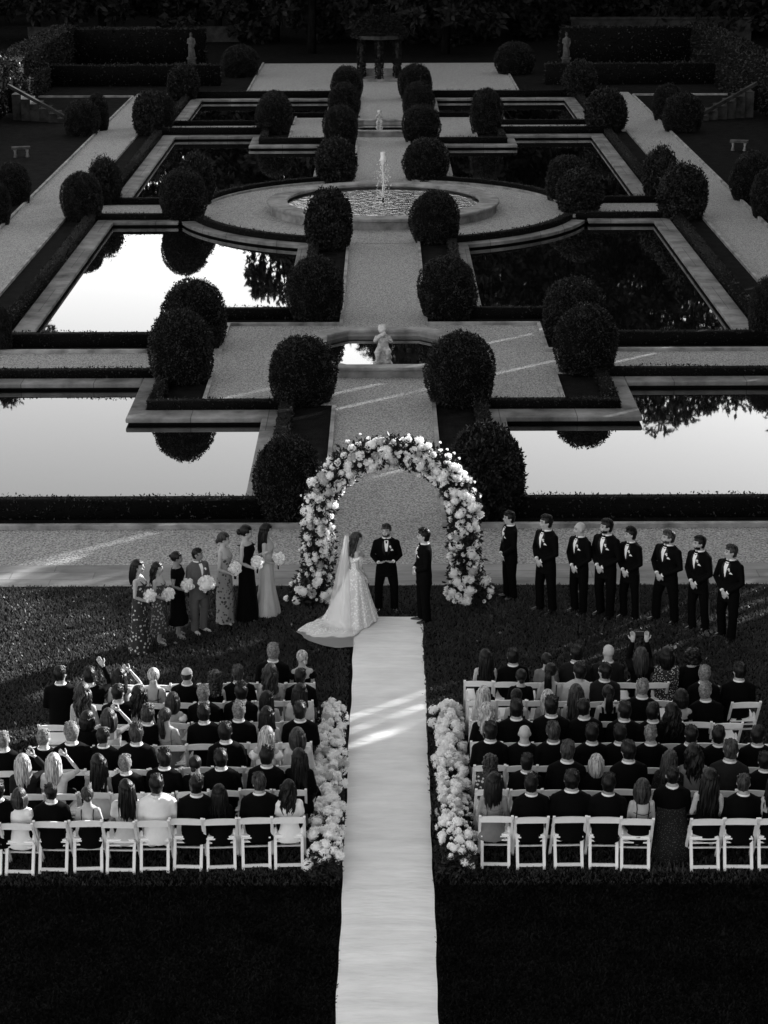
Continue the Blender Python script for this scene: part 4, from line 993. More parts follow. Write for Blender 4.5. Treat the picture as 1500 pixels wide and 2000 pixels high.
def part(name, me, m_, par, loc=None, rz=0): return link(name, me, m_, par, loc, rz)
for me in [STR, SSK, COLLAR, JCOL, shirtv]+list(TOPS.values()): me.materials.append(BLACK)
for l_ in HAIR.values():
    for me in l_: me.materials.append(HD)
def guest(side, row, px, py, sex, hairk, hairm, skin, cloth, top, label, mode='lap', yaw=0, broad=1.0, dz=0.0):
    yy0 = ROWY[row]+.235
    x, zt = AY(px, py, yy0); yy = yy0+slant(x); x, zt = AY(px, py, yy)
    fem = sex == 'f'; nat = 1.35 if not fem else 1.325
    s_ = min(1.08, max(.93, zt/nat*.985))
    root = empty('person', (x, yy, 0), random.uniform(-.16, .16), 1.0); root.rotation_euler[1] = random.uniform(-.045, .045); root.rotation_euler[0] = random.uniform(-.05, .03)
    if yaw == 0 and mode == 'lap': yaw = random.choice((-18, 0, 0, 18)); root.scale = (s_*broad, s_, s_)
    tag(root, label, 'person', 'seated wedding guests')
    hq = yaw
    part('body', sbody(fem, mode, hq), skin, root)
    hz = (1.642 if not fem else 1.615)+SITZ
    if hairk:
        h_ = random.choice(HAIR[hairk]); o = part('hair', h_, hairm, root, (0, .012, hz), R(hq)); k = 1.1 if not fem else 1.06; o.scale = (k, k, k)
    if top == 'suit':
        part('jacket', sjacket(fem, mode), cloth, root); part('trousers', STR, cloth if cloth is not WHITE else WHITE, root)
        part('shirt_collar', COLLAR, WHITE, root); part('jacket_collar', JCOL, cloth, root); part('shirt_front', shirtv, WHITE, root)
    elif top == 'shirt':
        part('shirt', sjacket(fem, mode, 1.0, .014), cloth, root); part('trousers', STR, BLACK, root)
    elif top == 'blouse':
        part('blouse', sjacket(fem, mode, .5, .018), cloth, root); part('skirt', SSK, BLACK, root)
    elif top == 'long':
        part('dress', sjacket(fem, mode, 1.0, .016), cloth, root); part('skirt', SSK, cloth, root)
    else:
        part('dress', TOPS[top], cloth, root); part('skirt', SSK, cloth, root)
    return root
# row, x, head top y, sex, hair, hair material, skin, cloth, garment, description, [mode, yaw]
GL = [
 (1,33,1543,'f','bob',HB,SK1,WHITE,'blouse','woman with brown bob in white blouse'),(1,98,1526,'m','crop',HD,SK1,BLACK,'suit','man with cropped dark hair in black suit'),
 (1,173,1535,'f','bun',HB,SK1,BLACK,'strap','woman with round bun in black strappy top'),(1,243,1536,'f','longest',HD,SK2,CREAM,'blouse','woman with very long dark hair in pale draped blouse','lap',20),
 (1,305,1509,'m','short',HD,SK2,WHITE,'suit','man in bright white suit jacket'),(1,376,1521,'m','short',HD,SK1,BLACK,'suit','dark haired man in black suit, right of the white suit','lap',-25),
 (1,427,1531,'f','long',HD,SK1,BLACK,'long','woman with sleek dark hair all in black'),(1,507,1508,'m','short',HB,SK1,BLACK,'suit','tall man with brown tousled hair in black suit','lap',25),
 (1,564,1522,'f','wavy',HD,SK1,WHITE,'blouse','woman with dark wavy hair in white puffed blouse'),(1,-12,1530,'m','short',HD,SK1,BLACK,'suit','man in black suit reaching an arm over the next chair','hug'),
 (2,50,1474,'f','long',HL,SK1,CHAR,'long','woman with long blonde hair, dark top, one hand raised','shade'),(2,108,1486,'f','long',HL,SK1,CREAM,'blouse','blonde woman in pale top shading her eyes','shade'),
 (2,190,1470,'f','longest',HD,SK2,WHITE,'square','woman with long dark hair in white strap dress','lap',25),(2,248,1472,'m','short',HG,SK1,BLACK,'suit','man with greying hair in black suit'),
 (2,317,1473,'m','quiff',HD,SK1,BLACK,'suit','man with thick dark hair in black suit','lap',20),(2,380,1474,'f','lowbun',HD,SK1,BLACK,'long','woman with low dark bun in black'),
 (2,437,1464,'m','short',HD,SK1,BLACK,'suit','man with dark hair and white collar in black suit','lap',10),(2,515,1455,'m','quiff',HD,SK1,BLACK,'suit','dark curly haired man in black suit'),
 (2,588,1468,'f','longest',HD,SK1,BLACK,'long','woman with very long black hair in black beside the flowers','lap',20),
 (3,8,1424,'m','crop',HG,SK1,BLACK,'suit','man with cropped grey hair in black suit'),(3,76,1424,'m','crop',HG,SK1,BLACK,'suit','grey haired man with glasses in black suit','lap',-30),
 (3,137,1406,'m','short',HG,SK1,BLACK,'suit','silver haired man in black suit'),(3,195,1424,'m','crop',HD,SK2,BLACK,'suit','dark cropped man with glasses in black suit','lap',-25),
 (3,262,1410,'m','quiff',HB,SK1,BLACK,'suit','man with long combed brown hair in black suit'),(3,443,1408,'m','short',HD,SK1,BLACK,'suit','neat dark haired man in black suit'),
 (3,513,1416,'f','long',HL,SK1,WHITE,'off','woman with big blonde hair and white puffed shoulders'),(3,584,1423,'f','bob',HB,SK1,CREAM,'long','woman with brown hair in pale jacket','lap',-15),
 (4,163,1384,'f','bob',HD,SK1,BLACK,'long','woman with short dark hair in black'),(4,218,1377,'f','bob',HB,SK1,WHITE,'square','woman with smooth bob in white dress, hand at face','shade'),
 (4,281,1373,'m','quiff',HB,SK1,BLACK,'suit','man with curly brown hair in black suit'),(4,330,1383,'f','pony',HB,SK1,GREY,'low','woman with ponytail in backless grey dress','lap',-15),
 (4,402,1371,'m','short',HD,SK1,BLACK,'suit','man with fresh haircut in black suit'),(4,461,1368,'m','short',HG,SK1,BLACK,'suit','man with light curly grey hair in black suit'),
 (4,522,1375,'f','long',HD,SK1,CREAM,'strap','woman with straight dark hair in pale strap dress'),(4,585,1366,'m','short',HD,SK1,BLACK,'suit','dark haired man in black suit by the flowers'),
 (5,160,1329,'f','wavy',HB,SK1,GREY,'low','woman with wavy brown hair in low backed dress'),(5,229,1335,'m','crop',HD,SK1,BLACK,'suit','man with shaved sides in black suit'),
 (5,274,1335,'f','wavy',HD,SK1,CREAM,'strap','woman with dark wavy hair in pale dress'),(5,331,1352,'f','bob',HB,SK1,WHITE,'off','woman with brown hair in white off-shoulder dress'),
 (5,402,1335,'m','fringe',HG,SK1,BLACK,'suit','white haired elderly man in black suit'),(5,467,1335,'m','quiff',HD,SK1,BLACK,'suit','man with dark curls in black suit','lap',15),
 (5,527,1345,'f','long',HD,SK1,CREAM,'strap','woman with long straight dark hair in pale strap top'),(5,583,1352,'f','long',HD,SK1,CREAM,'blouse','woman with dark hair in cream blouse','lap',-15),
 (6,113,1286,'m','crop',HD,SK2,BLACK,'suit','broad man in black suit sitting at the far left end','lap',-30),(6,178,1302,'m','short',HD,SK1,BLACK,'suit','man in black suit with one hand raised high','wave'),
 (6,234,1307,'f','long',HD,SK1,BLACK,'strap','woman with dark hair shading her eyes, bare arm','shade'),(6,297,1306,'f','lowbun',HL,SK1,BLACK,'low','blonde woman with loose low bun and bare back','lap',15),
 (6,363,1299,'m','fringe',HB,SK1,BLACK,'suit','bald man in black suit'),(6,416,1305,'f','curly',HB,SK1,BLACK,'vback','woman with long curly hair in black'),
 (6,469,1298,'m','short',HB,SK1,BLACK,'suit','man with windswept brown hair in black suit'),(6,529,1293,'f','wavy',HB,SK1,GREY,'strap','woman with wavy brown hair in strappy grey dress'),
 (6,586,1313,'m','short',HD,SK1,BLACK,'suit','boy with neat dark hair in black suit'),
 (7,529,1255,'m','short',HG,SK1,BLACK,'suit','tall grey haired man in black suit at the very front'),(7,588,1267,'f','lowbun',HL,SK1,BLACK,'off','blonde woman with sleek updo and bare shoulders at the front'),
]
GR = [
 (1,960,1506,'f','long',HD,SK2,GREY,'low','woman with dark hair and open laced back'),(1,1038,1509,'m','short',HD,SK1,BLACK,'suit','dark haired man in black suit beside the laced dress'),
 (1,1116,1504,'m','short',HD,SK1,BLACK,'suit','broad dark haired man in black suit'),(1,1186,1506,'m','short',HD,SK2,BLACK,'suit','man with short dark hair and visible ears in black suit'),
 (1,1251,1517,'f','bob',HB,SK1,BLACK,'low','woman with wavy brown bob and bare shoulders'),(1,1383,1496,'f','longest',HD,SK1,BLACK,'vback','woman with very long dark hair in black dress'),
 (1,1453,1502,'m','crop',HB,SK1,BLACK,'suit','man with cropped hair and bright collar in black suit','lap',-20),(1,1513,1510,'f','long',HD,SK1,BLACK,'strap','woman cut by the right edge in black'),
 (2,957,1472,'f','curly',HB,SK1,FLOR1,'long','woman with big frizzy curls in patterned dress'),(2,1025,1471,'m','short',HD,SK1,BLACK,'suit','man with black hair and bright white collar'),
 (2,1104,1445,'m','short',HB,SK1,BLACK,'suit','tall man with brown hair in black suit'),(2,1162,1473,'f','bob',HL,SK1,BLACK,'long','woman with blonde bob and hairband in black'),
 (2,1232,1446,'m','short',HD,SK1,BLACK,'suit','tall dark haired man in black suit'),(2,1304,1454,'f','long',HB,SK1,DOTS,'long','brown haired woman in dotted dress leaning right','lap',-20),
 (2,1355,1450,'f','wavy',HD,SK1,GREY,'blouse','woman with dark wavy hair in grey top'),(2,1425,1439,'m','short',HB,SK1,CHAR,'suit','brown haired man in charcoal suit'),
 (2,1498,1466,'m','short',HD,SK1,BLACK,'suit','dark haired man in black suit at the right edge'),
 (3,959,1407,'m','short',HD,SK1,BLACK,'suit','man with dark hair in black suit by the flowers'),(3,1022,1414,'m',None,HD,SK1,BLACK,'suit','completely bald man in black suit'),
 (3,1087,1404,'m','short',HB,SK2,BLACK,'suit','man with cropped brown hair and large ears'),(3,1154,1410,'m','short',HD,SK1,BLACK,'suit','man with slicked dark hair in black suit'),
 (3,1216,1412,'m','short',HD,SK1,BLACK,'suit','man with dark hair lost in shade, black suit'),(3,1276,1415,'m','crop',HG,SK1,BLACK,'suit','man with greying crop and bright collar','lap',-20),
 (3,1344,1414,'m','short',HD,SK1,BLACK,'suit','man with dark hair and dark shirt'),(3,1411,1416,'m','short',HD,SK1,BLACK,'suit','man with dark hair and a thin white collar','lap',-15),
 (3,1481,1415,'m','short',HD,SK1,BLACK,'suit','man with dark hair in front of an empty seat','lap',-20),
 (4,947,1368,'f','wavy',HL,SK1,BLACK,'long','woman with wavy blonde hair in black'),(4,1011,1363,'m','short',HD,SK1,BLACK,'suit','man with rounded dark hair in black suit'),
 (4,1079,1352,'m','short',HD,SK1,BLACK,'suit','tall man with black hair and white collar'),(4,1148,1361,'m','crop',HD,SK1,BLACK,'suit','man with shaved neck and white collar'),
 (4,1221,1392,'m','short',HD,SK1,BLACK,'suit','short man with dark hair in black suit','lap',25),(4,1277,1374,'m','short',HD,SK1,BLACK,'suit','dark haired man turned toward his neighbour','lap',-30),
 (4,1309,1367,'f','wavy',HD,SK1,BLACK,'long','woman with long shiny dark hair in black'),
 (5,948,1335,'f','long',HL,SK1,GREY,'low','woman with long streaked blonde hair in grey dress'),(5,1010,1344,'f','updo',HD,SK1,BLACK,'square','woman with dark updo in black dress'),
 (5,1072,1341,'f','long',HL,SK1,GREY,'blouse','woman with smooth fair hair in grey top'),(5,1128,1331,'f','longest',HB,SK1,GREY,'strap','woman with long brown hair in grey strap dress'),
 (5,1191,1333,'f','pony',HD,SK1,BLACK,'vback','woman with dark ponytail and open v back'),(5,1253,1324,'m','crop',HG,SK1,BLACK,'suit','balding man with grey sides in black suit'),
 (5,1328,1340,'f','bob',HD,SK1,BLACK,'off','woman with dark hair and bare shoulders'),(5,1384,1326,'m','short',HG,SK1,BLACK,'suit','white haired man with glasses in black suit','lap',-35),
 (6,1016,1309,'f','lowbun',HD,SK1,BLACK,'long','girl with smooth dark hair in black'),(6,1074,1291,'f','pony',HD,SK1,BLACK,'strap','woman with hairband and ponytail in black straps'),
 (6,1131,1292,'m','short',HD,SK1,CREAM,'shirt','dark haired person in pale shirt looking left','lap',35),(6,1176,1290,'m','short',HD,SK1,CHAR,'suit','man in charcoal suit turned to the left','lap',35),
 (6,1373,1296,'m','short',HG,SK1,BLACK,'suit','man with cropped grey hair in black suit'),(6,1445,1291,'m','short',HD,SK1,BLACK,'suit','broad man in black suit on the lone right chair','lap',25),
 (7,951,1264,'f','longest',HD,SK1,BLACK,'vback','woman with long black hair and bare arms'),(7,1004,1263,'m','short',HD,SK1,BLACK,'suit','man with dark hair and white collar'),
 (7,1069,1271,'f','updo',HD,SK1,GREY,'blouse','woman with curly dark updo in grey top'),(7,1127,1259,'m','short',HD,SK1,CHAR,'suit','man with dark hair in charcoal jacket','lap',20),
 (7,1185,1258,'m',None,HD,SK1,CHAR,'suit','bald man in dark jacket','lap',25),(7,1253,1284,'f','long',HB,SK1,BLACK,'long','woman with brown hair holding up a phone','phone'),
 (7,1305,1265,'f','bob',HD,SK1,SPECK,'long','woman with black bob in white speckled dress','lap',20),(7,1357,1264,'f','afro',HD,SK1,BLACK,'long','woman with full dark hair in black shawl','lap',25),
]
def nearest_txt(side, row, px):
    return '%s, %s block' % (ROWN[row], side)
phone_root = None
def short_label(t_):
    if len(t_.split()) > 16: t_ = t_.replace(' row from ', ' from ').replace('in black suit', 'in black')
    return t_
for side, L in (('left', GL), ('right', GR)):
    for g in L:
        row, px, py, sex, hk, hm, sk, cl, top, lab = g[:10]; mode = g[10] if len(g) > 10 else 'lap'; yaw = g[11] if len(g) > 11 else 0
        br = 1.1 if 'broad' in lab else 1.0
        if 'elderly' in lab: hk = 'short'
        o = guest(side, row, px, py, sex, hk, hm, sk, cl, top, short_label(lab+', '+nearest_txt(side, row, px)), mode, yaw, br)
        if mode == 'phone': phone_root = o
x, y, _ = phone_root.location; s_ = phone_root.scale[2]
b = MB(); b.box(-.075, -.005, -.036, .075, .004, .036); pht = empty('phone', (x, y+.335*s_, (1.385+SITZ+.47)*s_)); tag(pht, 'black phone held up sideways by the woman in the front row', 'phone')
b.build('case', SHOE, pht, smooth=False)
b = MB(); b.box(-.068, -.0085, -.031, .068, -.0055, .031); b.build('screen', EYE, pht, smooth=False)
# --- standing people
def place(px, py, off=0.0):
    x, y = G(px, py); return x, y
def std_legs(w_=.1, step=0.0, fs=.15): return [((q*.09, 0, .88), (q*(.09+w_)*.55+q*.02, .015+q*step*.4, .5), (q*w_, -.01+q*step, .085), (q*(w_+.03), fs+q*step, .03)) for q in (-1, 1)]
def groomsman(px, py, pt, face, head, label, beard=False, hairk='short', hairm=None, stance=.1, tie='bow', arms=None, body=None, jc=BLACK, skin=SK1, name=None, group='men in black tie standing in a row on the right', hands=None, broad=1.0, extra=True, step=0.0, open_=False):
    x, y = G(px, py); zt = AY(px, pt, y)[1]; s_ = zt/1.80*.995
    t = empty('person', (x, y, 0), R(face-90)); t.scale = (s_*broad, s_, s_); tag(t, label, 'person', group)
    arms = arms or [((-.19, -.005, 1.39), (-.245, .02, 1.12), (-.05, .175, .93)), ((.19, -.005, 1.39), (.245, .02, 1.12), (.05, .18, .95))]
    legs = std_legs(stance, step)
    hy = head-face
    hands = hands or [dict(w_=arms[0][2], d=(.55, .15, -.85), pal=(.3, -1, -.2), curl=.5, side=-1), dict(w_=arms[1][2], d=(-.6, .1, -.8), pal=(-.3, -1, -.2), curl=.6, side=1)]
    part('body', figure('body', False, arms, legs, .0125, 0, 0, R(hy), feet=False, hands=hands), skin, t)
    part('jacket', jacket(False, arms, 0, 0, tail=.07, grow=.019, vox=.0135), jc, t); part('trousers', trousers(legs, 0, .0135), jc, t)
    for l_ in legs: part('shoe', shoe_mesh(l_[2], l_[3]), SHOE if jc is BLACK else CREAM, t)
    part('shirt_collar', collar_mesh(1.488, -.010, .077), WHITE, t); part('jacket_collar', jacket_collar(1.493, -.012, .097), jc, t)
    f = chest(False, .019)
    part('shirt_front', strip([(-.003, 1.2), (-.02, 1.28), (-.036, 1.38), (-.042, 1.44), (-.035, 1.475)], [(.003, 1.2), (.02, 1.28), (.036, 1.38), (.042, 1.44), (.035, 1.475)], f, .006).mesh('shirt_front'), WHITE, t)
    for q in (-1, 1):
        part('lapel', strip([(q*.002, 1.17), (q*.02, 1.28), (q*.034, 1.38), (q*.04, 1.46)], [(q*.022, 1.15), (q*.085, 1.3), (q*.082, 1.38), (q*.07, 1.46)], f, .009).mesh('lapel'), SATINB if jc is BLACK else jc, t)
        a = arms[0 if q < 0 else 1]; e, w2 = Vector(a[1]), Vector(a[2]); mb = MB(); mb.tube([w2.lerp(e, .09), w2.lerp(e, .0)], [.036, .035], 10); part('shirt_cuff', mb.mesh('shirt_cuff'), WHITE, t)
    if tie == 'bow':
        mb = MB(); yb = f(0, 1.46)+.012
        for q in (-1, 1): mb.add([(0, yb, 1.455), (q*.05, yb-.006, 1.475), (q*.05, yb-.006, 1.43), (0, yb, 1.448), (0, yb-.012, 1.452)], [(0, 1, 2, 3), (0, 4, 1), (3, 2, 4)])
        mb.ball((0, yb, 1.452), .01); part('bow_tie', mb.mesh('bow_tie'), BLACK, t)
    elif tie == 'long':
        part('tie', strip([(-.02, 1.15), (-.024, 1.25), (-.014, 1.44), (-.02, 1.465)], [(.02, 1.15), (.024, 1.25), (.014, 1.44), (.02, 1.465)], f, .011).mesh('tie'), BLACK, t)
    mb = MB(); xq = -.11; mb.add([(xq-.028, f(xq-.028, 1.29)+.008, 1.275), (xq+.026, f(xq+.026, 1.29)+.008, 1.28), (xq+.024, f(xq+.024, 1.3)+.014, 1.305), (xq+.004, f(xq, 1.31)+.014, 1.322), (xq-.018, f(xq-.018, 1.31)+.014, 1.303)], [(0, 1, 2, 3, 4)])
    if extra: part('pocket_square', mb.mesh('pocket_square', False), WHITE, t)
    mb = MB(); mb.ball((-.075, f(-.075, 1.37)+.022, 1.37), .021, 8, 6, jit=.15); mb.ball((-.085, f(-.085, 1.34)+.018, 1.345), .014, 7, 5, jit=.15); part('boutonniere', mb.mesh('boutonniere', False), BLOOM, t)
    face_parts(t, (0, .012, 1.642), R(hy), 1.12, beard, hairm or HD)
    if hairk: o = part('hair', random.choice(HAIR[hairk]), hairm or HD, t, (0, .010, 1.645), R(hy)); o.scale = (1.06,)*3
    return t
def face_parts(t, c, yaw, s, beard=False, hm=HD):
    for q in (-1, 1):
        mb = MB(); mb.ball((q*.032*s, .079*s, .006*s), (.013*s, .007*s, .006*s), 8, 5); o = part('eye', mb.mesh('eye'), EYE, t, c, yaw)
        mb = MB(); mb.tube([(q*.014*s, .088*s, .03*s), (q*.033*s, .086*s, .036*s), (q*.052*s, .072*s, .029*s)], .0045*s, 5); part('eyebrow', mb.mesh('eyebrow'), hm, t, c, yaw)
    mb = MB(); mb.tube([(-.024*s, .086*s, -.058*s), (0, .096*s, -.056*s), (.024*s, .086*s, -.058*s)], .006*s, 5); part('mouth', mb.mesh('mouth'), LIP, t, c, yaw)
    if beard:
        mb = MB(); n = 14; vs = []
        for j_ in range(5):
            for k in range(n+1):
                a = math.pi*k/n; z = -.052-j_*.017; q = (.068, .066, .064, .056, .03)[j_]*s; vs.append((q*math.cos(a)*1.02, .012+q*1.22*math.sin(a)-.0, z))
        fs = [(j_*(n+1)+k, j_*(n+1)+k+1, (j_+1)*(n+1)+k+1, (j_+1)*(n+1)+k) for j_ in range(4) for k in range(n) if not (j_ == 0 and 4 <= k <= 9)]
        mb.add(vs, fs); part('beard', mb.mesh('beard'), hm, t, c, yaw)
# facing angles: 180 = towards -X, 270 = towards the camera
GM = [(996,1168,994,200,195,'man with open collar bow tie, standing closest to the arch on its right',False,'short',HD,1.0,.09),
 (1066,1193,1002,222,190,'tall man in tuxedo, second from the arch in the right row',False,'short',HD,1.0,.12),
 (1130,1196,1017,225,188,'bald man in tuxedo in the standing right row',False,None,HB,1.0,.11),
 (1181,1203,1008,225,190,'tall bearded man in tuxedo right beside the bald one',True,'short',HD,1.0,.12),
 (1229,1208,1027,228,190,'slim dark haired man in tuxedo, fifth from the arch',False,'quiff',HD,.93,.14),
 (1298,1213,1033,225,185,'heavy set man in tuxedo with wide stance',True,'short',HB,1.17,.16),
 (1364,1230,1042,225,188,'man with dark beard in tuxedo, second from the right end',True,'short',HD,1.0,.11),
 (1418,1246,1060,228,186,'rightmost standing man in tuxedo, light brown hair',False,'short',HB,1.06,.13)]
gv = random.Random(3)
for px, py, pt, fa, he, lab, bd, hk, hm, br, st in GM:
    dz, dx, dy = gv.uniform(-.05, .05), gv.uniform(-.03, .03), gv.uniform(-.03, .02)
    am = [((-.19, -.005, 1.39), (-.25-gv.uniform(0, .03), .02, 1.12), (-.05+dx, .17+dy, .93+dz)), ((.19, -.005, 1.39), (.25+gv.uniform(0, .03), .02, 1.12), (.045+dx, .18+dy, .955+dz))]
    o = groomsman(px, py, pt, fa+gv.uniform(-5, 5), he+gv.uniform(-5, 5), lab, bd, hk, hm, st, broad=br, arms=am, step=gv.uniform(-.05, .05)); o.rotation_euler[0] = gv.uniform(-.035, .02); o.rotation_euler[1] = gv.uniform(-.02, .02)
# groom: side on, facing the bride
ga = [((-.19, -.005, 1.39), (-.24, .01, 1.12), (-.05, .17, 1.0)), ((.19, -.005, 1.39), (.24, .01, 1.12), (.05, .17, 1.02))]
groomsman(828, 1214, 1029, 192, 178, 'groom in black tuxedo facing the bride, right end of the runner', False, 'quiff', HD, .08, arms=ga, group='couple and officiant under the arch', hands=[dict(w_=ga[0][2], d=(.6, .3, -.5), pal=(.3, -1, 0), curl=.7, side=-1), dict(w_=ga[1][2], d=(-.6, .3, -.5), pal=(-.3, -1, 0), curl=.7, side=1)], step=.03)
oa = [((-.19, -.005, 1.39), (-.27, .0, 1.14), (-.13, .2, 1.08)), ((.19, -.005, 1.39), (.27, .0, 1.14), (.15, .2, 1.06))]
groomsman(755, 1192, 1020, 270, 250, 'bearded officiant in black suit facing the camera between the couple', True, 'short', HB, .15, tie='long', arms=oa, group='couple and officiant under the arch', hands=[dict(w_=oa[0][2], d=(.7, .3, 0), pal=(0, -.3, 1), curl=.6, side=-1), dict(w_=oa[1][2], d=(-.7, .3, .1), pal=(0, -.3, 1), curl=.5, side=1)])
# bridal party on the left
def bouquet(wp, label, s_=.13, big=False):
    t = empty('bouquet', wp); tag(t, label, 'bouquet', 'white bouquets held by the bridal party')
    rr = random.Random(int(wp[0]*1000)); k = 0
    mb = MB(); 
    for q in range(5): mb.tube([(rr.uniform(-.02, .02), rr.uniform(-.02, .02), -.2), (rr.uniform(-.03, .03), rr.uniform(-.03, .03), 0)], .008, 5)
    mb.build('stems', FLEAF, t)
    for i in range(34 if not big else 46):
        d = Vector((rr.gauss(0, 1), rr.gauss(0, 1), rr.gauss(.35, .8))).normalized(); o = link('rose', rr.choice(ROSE), BLOOM, t, d*s_*.78)
        o.rotation_euler = d.to_track_quat('Z', 'Y').to_euler(); q = s_*.4*rr.uniform(.85, 1.15); o.scale = (q, q, q)
    mb = MB(); mb.ball((0, 0, 0), s_*.8, 14, 9, jit=.05); mb.build('bouquet_core', BLOOM, t)
def wxf(t, p):      # local figure point -> world
    s_ = t.scale; a = t.rotation_euler[2]; x, y, z = p[0]*s_[0], p[1]*s_[1], p[2]*s_[2]
    return (t.location[0]+x*math.cos(a)-y*math.sin(a), t.location[1]+x*math.sin(a)+y*math.cos(a), z)
def maid(px, py, pt, face, head, label, cloth, hairk, hairm, hem=.02, skin=SK1, neck='strap', flare=.25, bq='', sleeve=False):
    x, y = G(px, py); zt = AY(px, pt, y)[1]; s_ = zt/1.765
    t = empty('person', (x, y, 0), R(face-90), s_); tag(t, label, 'person', 'bridal party standing on the left')
    arms = [((-.14, -.005, 1.375), (-.19, -.01, 1.1), (-.045, .16, .99)), ((.14, -.005, 1.375), (.19, -.01, 1.1), (.045, .17, .98))]
    legs = std_legs(.07, .04, .13); hy = R(head-face)
    hands = [dict(w_=arms[0][2], d=(.6, .6, 0), pal=(.3, -.5, .8), curl=.8, side=-1), dict(w_=arms[1][2], d=(-.6, .6, 0), pal=(-.3, -.5, .8), curl=.8, side=1)]
    part('body', figure('body', True, arms, legs, .012, 0, 0, hy, hands=hands), skin, t)
    f = chest(True, .012); hi = {'strap': 1.30, 'halter': 1.40, 'cap': 1.43, 'cowl': 1.2, 'one': 1.31}[neck]
    rs = [r for r in torso_rings(fem=True, grow=.012) if r[0] > .9 and r[0] < hi]
    top = [r for r in torso_rings(fem=True, grow=.012) if r[0] >= hi]; la = rs[-1]
    if top: k = (hi-la[0])/(top[0][0]-la[0]); rs.append(tuple(la[i]+(top[0][i]-la[i])*k for i in range(5)))
    low = [(hem, 0, -.01, flare, flare*.85), (hem+.12, 0, -.008, flare*.93, flare*.8), (.45, 0, 0, .19+(flare-.22)*.35, .16), (.72, 0, 0, .185, .135), (.86, 0, 0, .182, .13)]
    mb = MB(); mb.rings(low+rs, 44, cap=False, fold=.055, nf=9)
    if neck in ('strap', 'halter', 'one'):
        for q in (-1, 1):
            if neck == 'one' and q < 0: continue
            pts = [Vector((q*.075, -f(.075, 1.29)+.02, hi-.02)), Vector((q*.085, -.07, 1.38)), Vector((q*.085, 0, 1.425)), Vector((q*.085, .07, 1.385)), Vector((q*.075, f(.075, 1.29), hi-.02))]; mb.tube(pts, [(.012 if neck == 'strap' else .028, .005)]*5, 6)
    me = mb.mesh('dress'); part('dress', me, cloth, t)
    if neck == 'cap':
        mb = MB()
        for a in arms: sh, el = Vector(a[0]), Vector(a[1]); mb.ball(sh, .062); mb.tube([sh, sh.lerp(el, .45)], [.062, .055], 10)
        part('sleeve', mb.mesh('sleeve'), cloth, t)
    if neck == 'cowl':
        mb = MB()
        for q in (-1, 1):
            mb.tube([(q*.1, .1, 1.25), (q*.17, .03, 1.25), (q*.18, -.03, 1.22), (q*.1, -.1, 1.17), (0, -.12, 1.13)], [.02, .03, .032, .028, .022], 8); mb.tube([(q*.1, .1, 1.25), (q*.09, .03, 1.42), (q*.09, -.04, 1.4), (q*.09, -.1, 1.2)], [.008]*4, 6)
        part('draped_neckline', mb.mesh('draped_neckline'), cloth, t)
    face_parts(t, (0, .012, 1.615), hy, 1.06)
    o = part('hair', random.choice(HAIR[hairk]), hairm, t, (0, .012, 1.615), hy); o.scale = (1.06,)*3
    if hem > .1:
        for l_ in legs:
            mb = MB(); an, to = Vector(l_[2]), Vector(l_[3]); mb.tube([(an.x, an.y-.03, .012), (to.x, to.y, .012)], [(.03, .008), (.035, .008)], 8); mb.tube([(an.x, an.y-.04, 0), (an.x, an.y-.035, .05)], .008, 6); part('sandal', mb.mesh('sandal'), SATIN, t)
    if bq: bouquet(wxf(t, (0, .21, 1.08)), bq, .125)
    return t
maid(276, 1272, 1091, -12, -5, 'woman in long dark floral gown, leftmost of the standing bridal party', FLOR1, 'long', HD, .02, SK1, 'one', .25, 'white rose bouquet held by the leftmost bridesmaid in dark floral')
maid(313, 1257, 1096, -15, -2, 'woman in shorter floral dress, second from left in bridal party', FLOR2, 'wavy', HD, .28, SK1, 'strap', .21, 'white rose bouquet held by the second bridesmaid from the left')
maid(350, 1244, 1075, -15, 2, 'woman in black midi dress with cap sleeves', BLACK, 'half', HD, .30, SK2, 'cap', .23, 'white rose bouquet held before the black cap sleeved dress')
ga = [((-.19, -.005, 1.39), (-.25, -.0, 1.13), (-.07, .22, 1.05)), ((.19, -.005, 1.39), (.25, -.0, 1.13), (.07, .23, 1.05))]
mt = groomsman(390, 1234, 1067, -48, -10, 'man in light grey suit and open white shirt holding a bouquet', False, 'crop', HD, .1, tie=None, arms=ga, jc=GSUIT, skin=SK2, group='bridal party standing on the left', hands=[dict(w_=ga[0][2], d=(.5, .6, 0), pal=(.3, -.5, .8), curl=.8, side=-1), dict(w_=ga[1][2], d=(-.5, .6, 0), pal=(-.3, -.5, .8), curl=.8, side=1)], extra=False)
bouquet(wxf(mt, (0.02, .3, 1.1)), 'largest white rose bouquet, held by the man in the grey suit', .155, True)
maid(441, 1218, 1037, -20, 0, 'woman in pale floral gown with low red bun', FLOR3, 'lowbun', HB, .05, SK1, 'strap', .19, 'white rose bouquet held before the pale floral gown')
maid(484, 1209, 1023, -22, 8, 'woman in sleeveless black gown with dark updo', BLACK, 'updo', HD, .02, SK1, 'halter', .24, 'white rose bouquet held before the long black gown')
maid(523, 1198, 1020, -8, 20, 'woman in glossy satin gown with long black hair nearest the arch', SATIN, 'longest', HD, .02, SK1, 'cowl', .29, 'white rose bouquet held by the satin gowned woman')
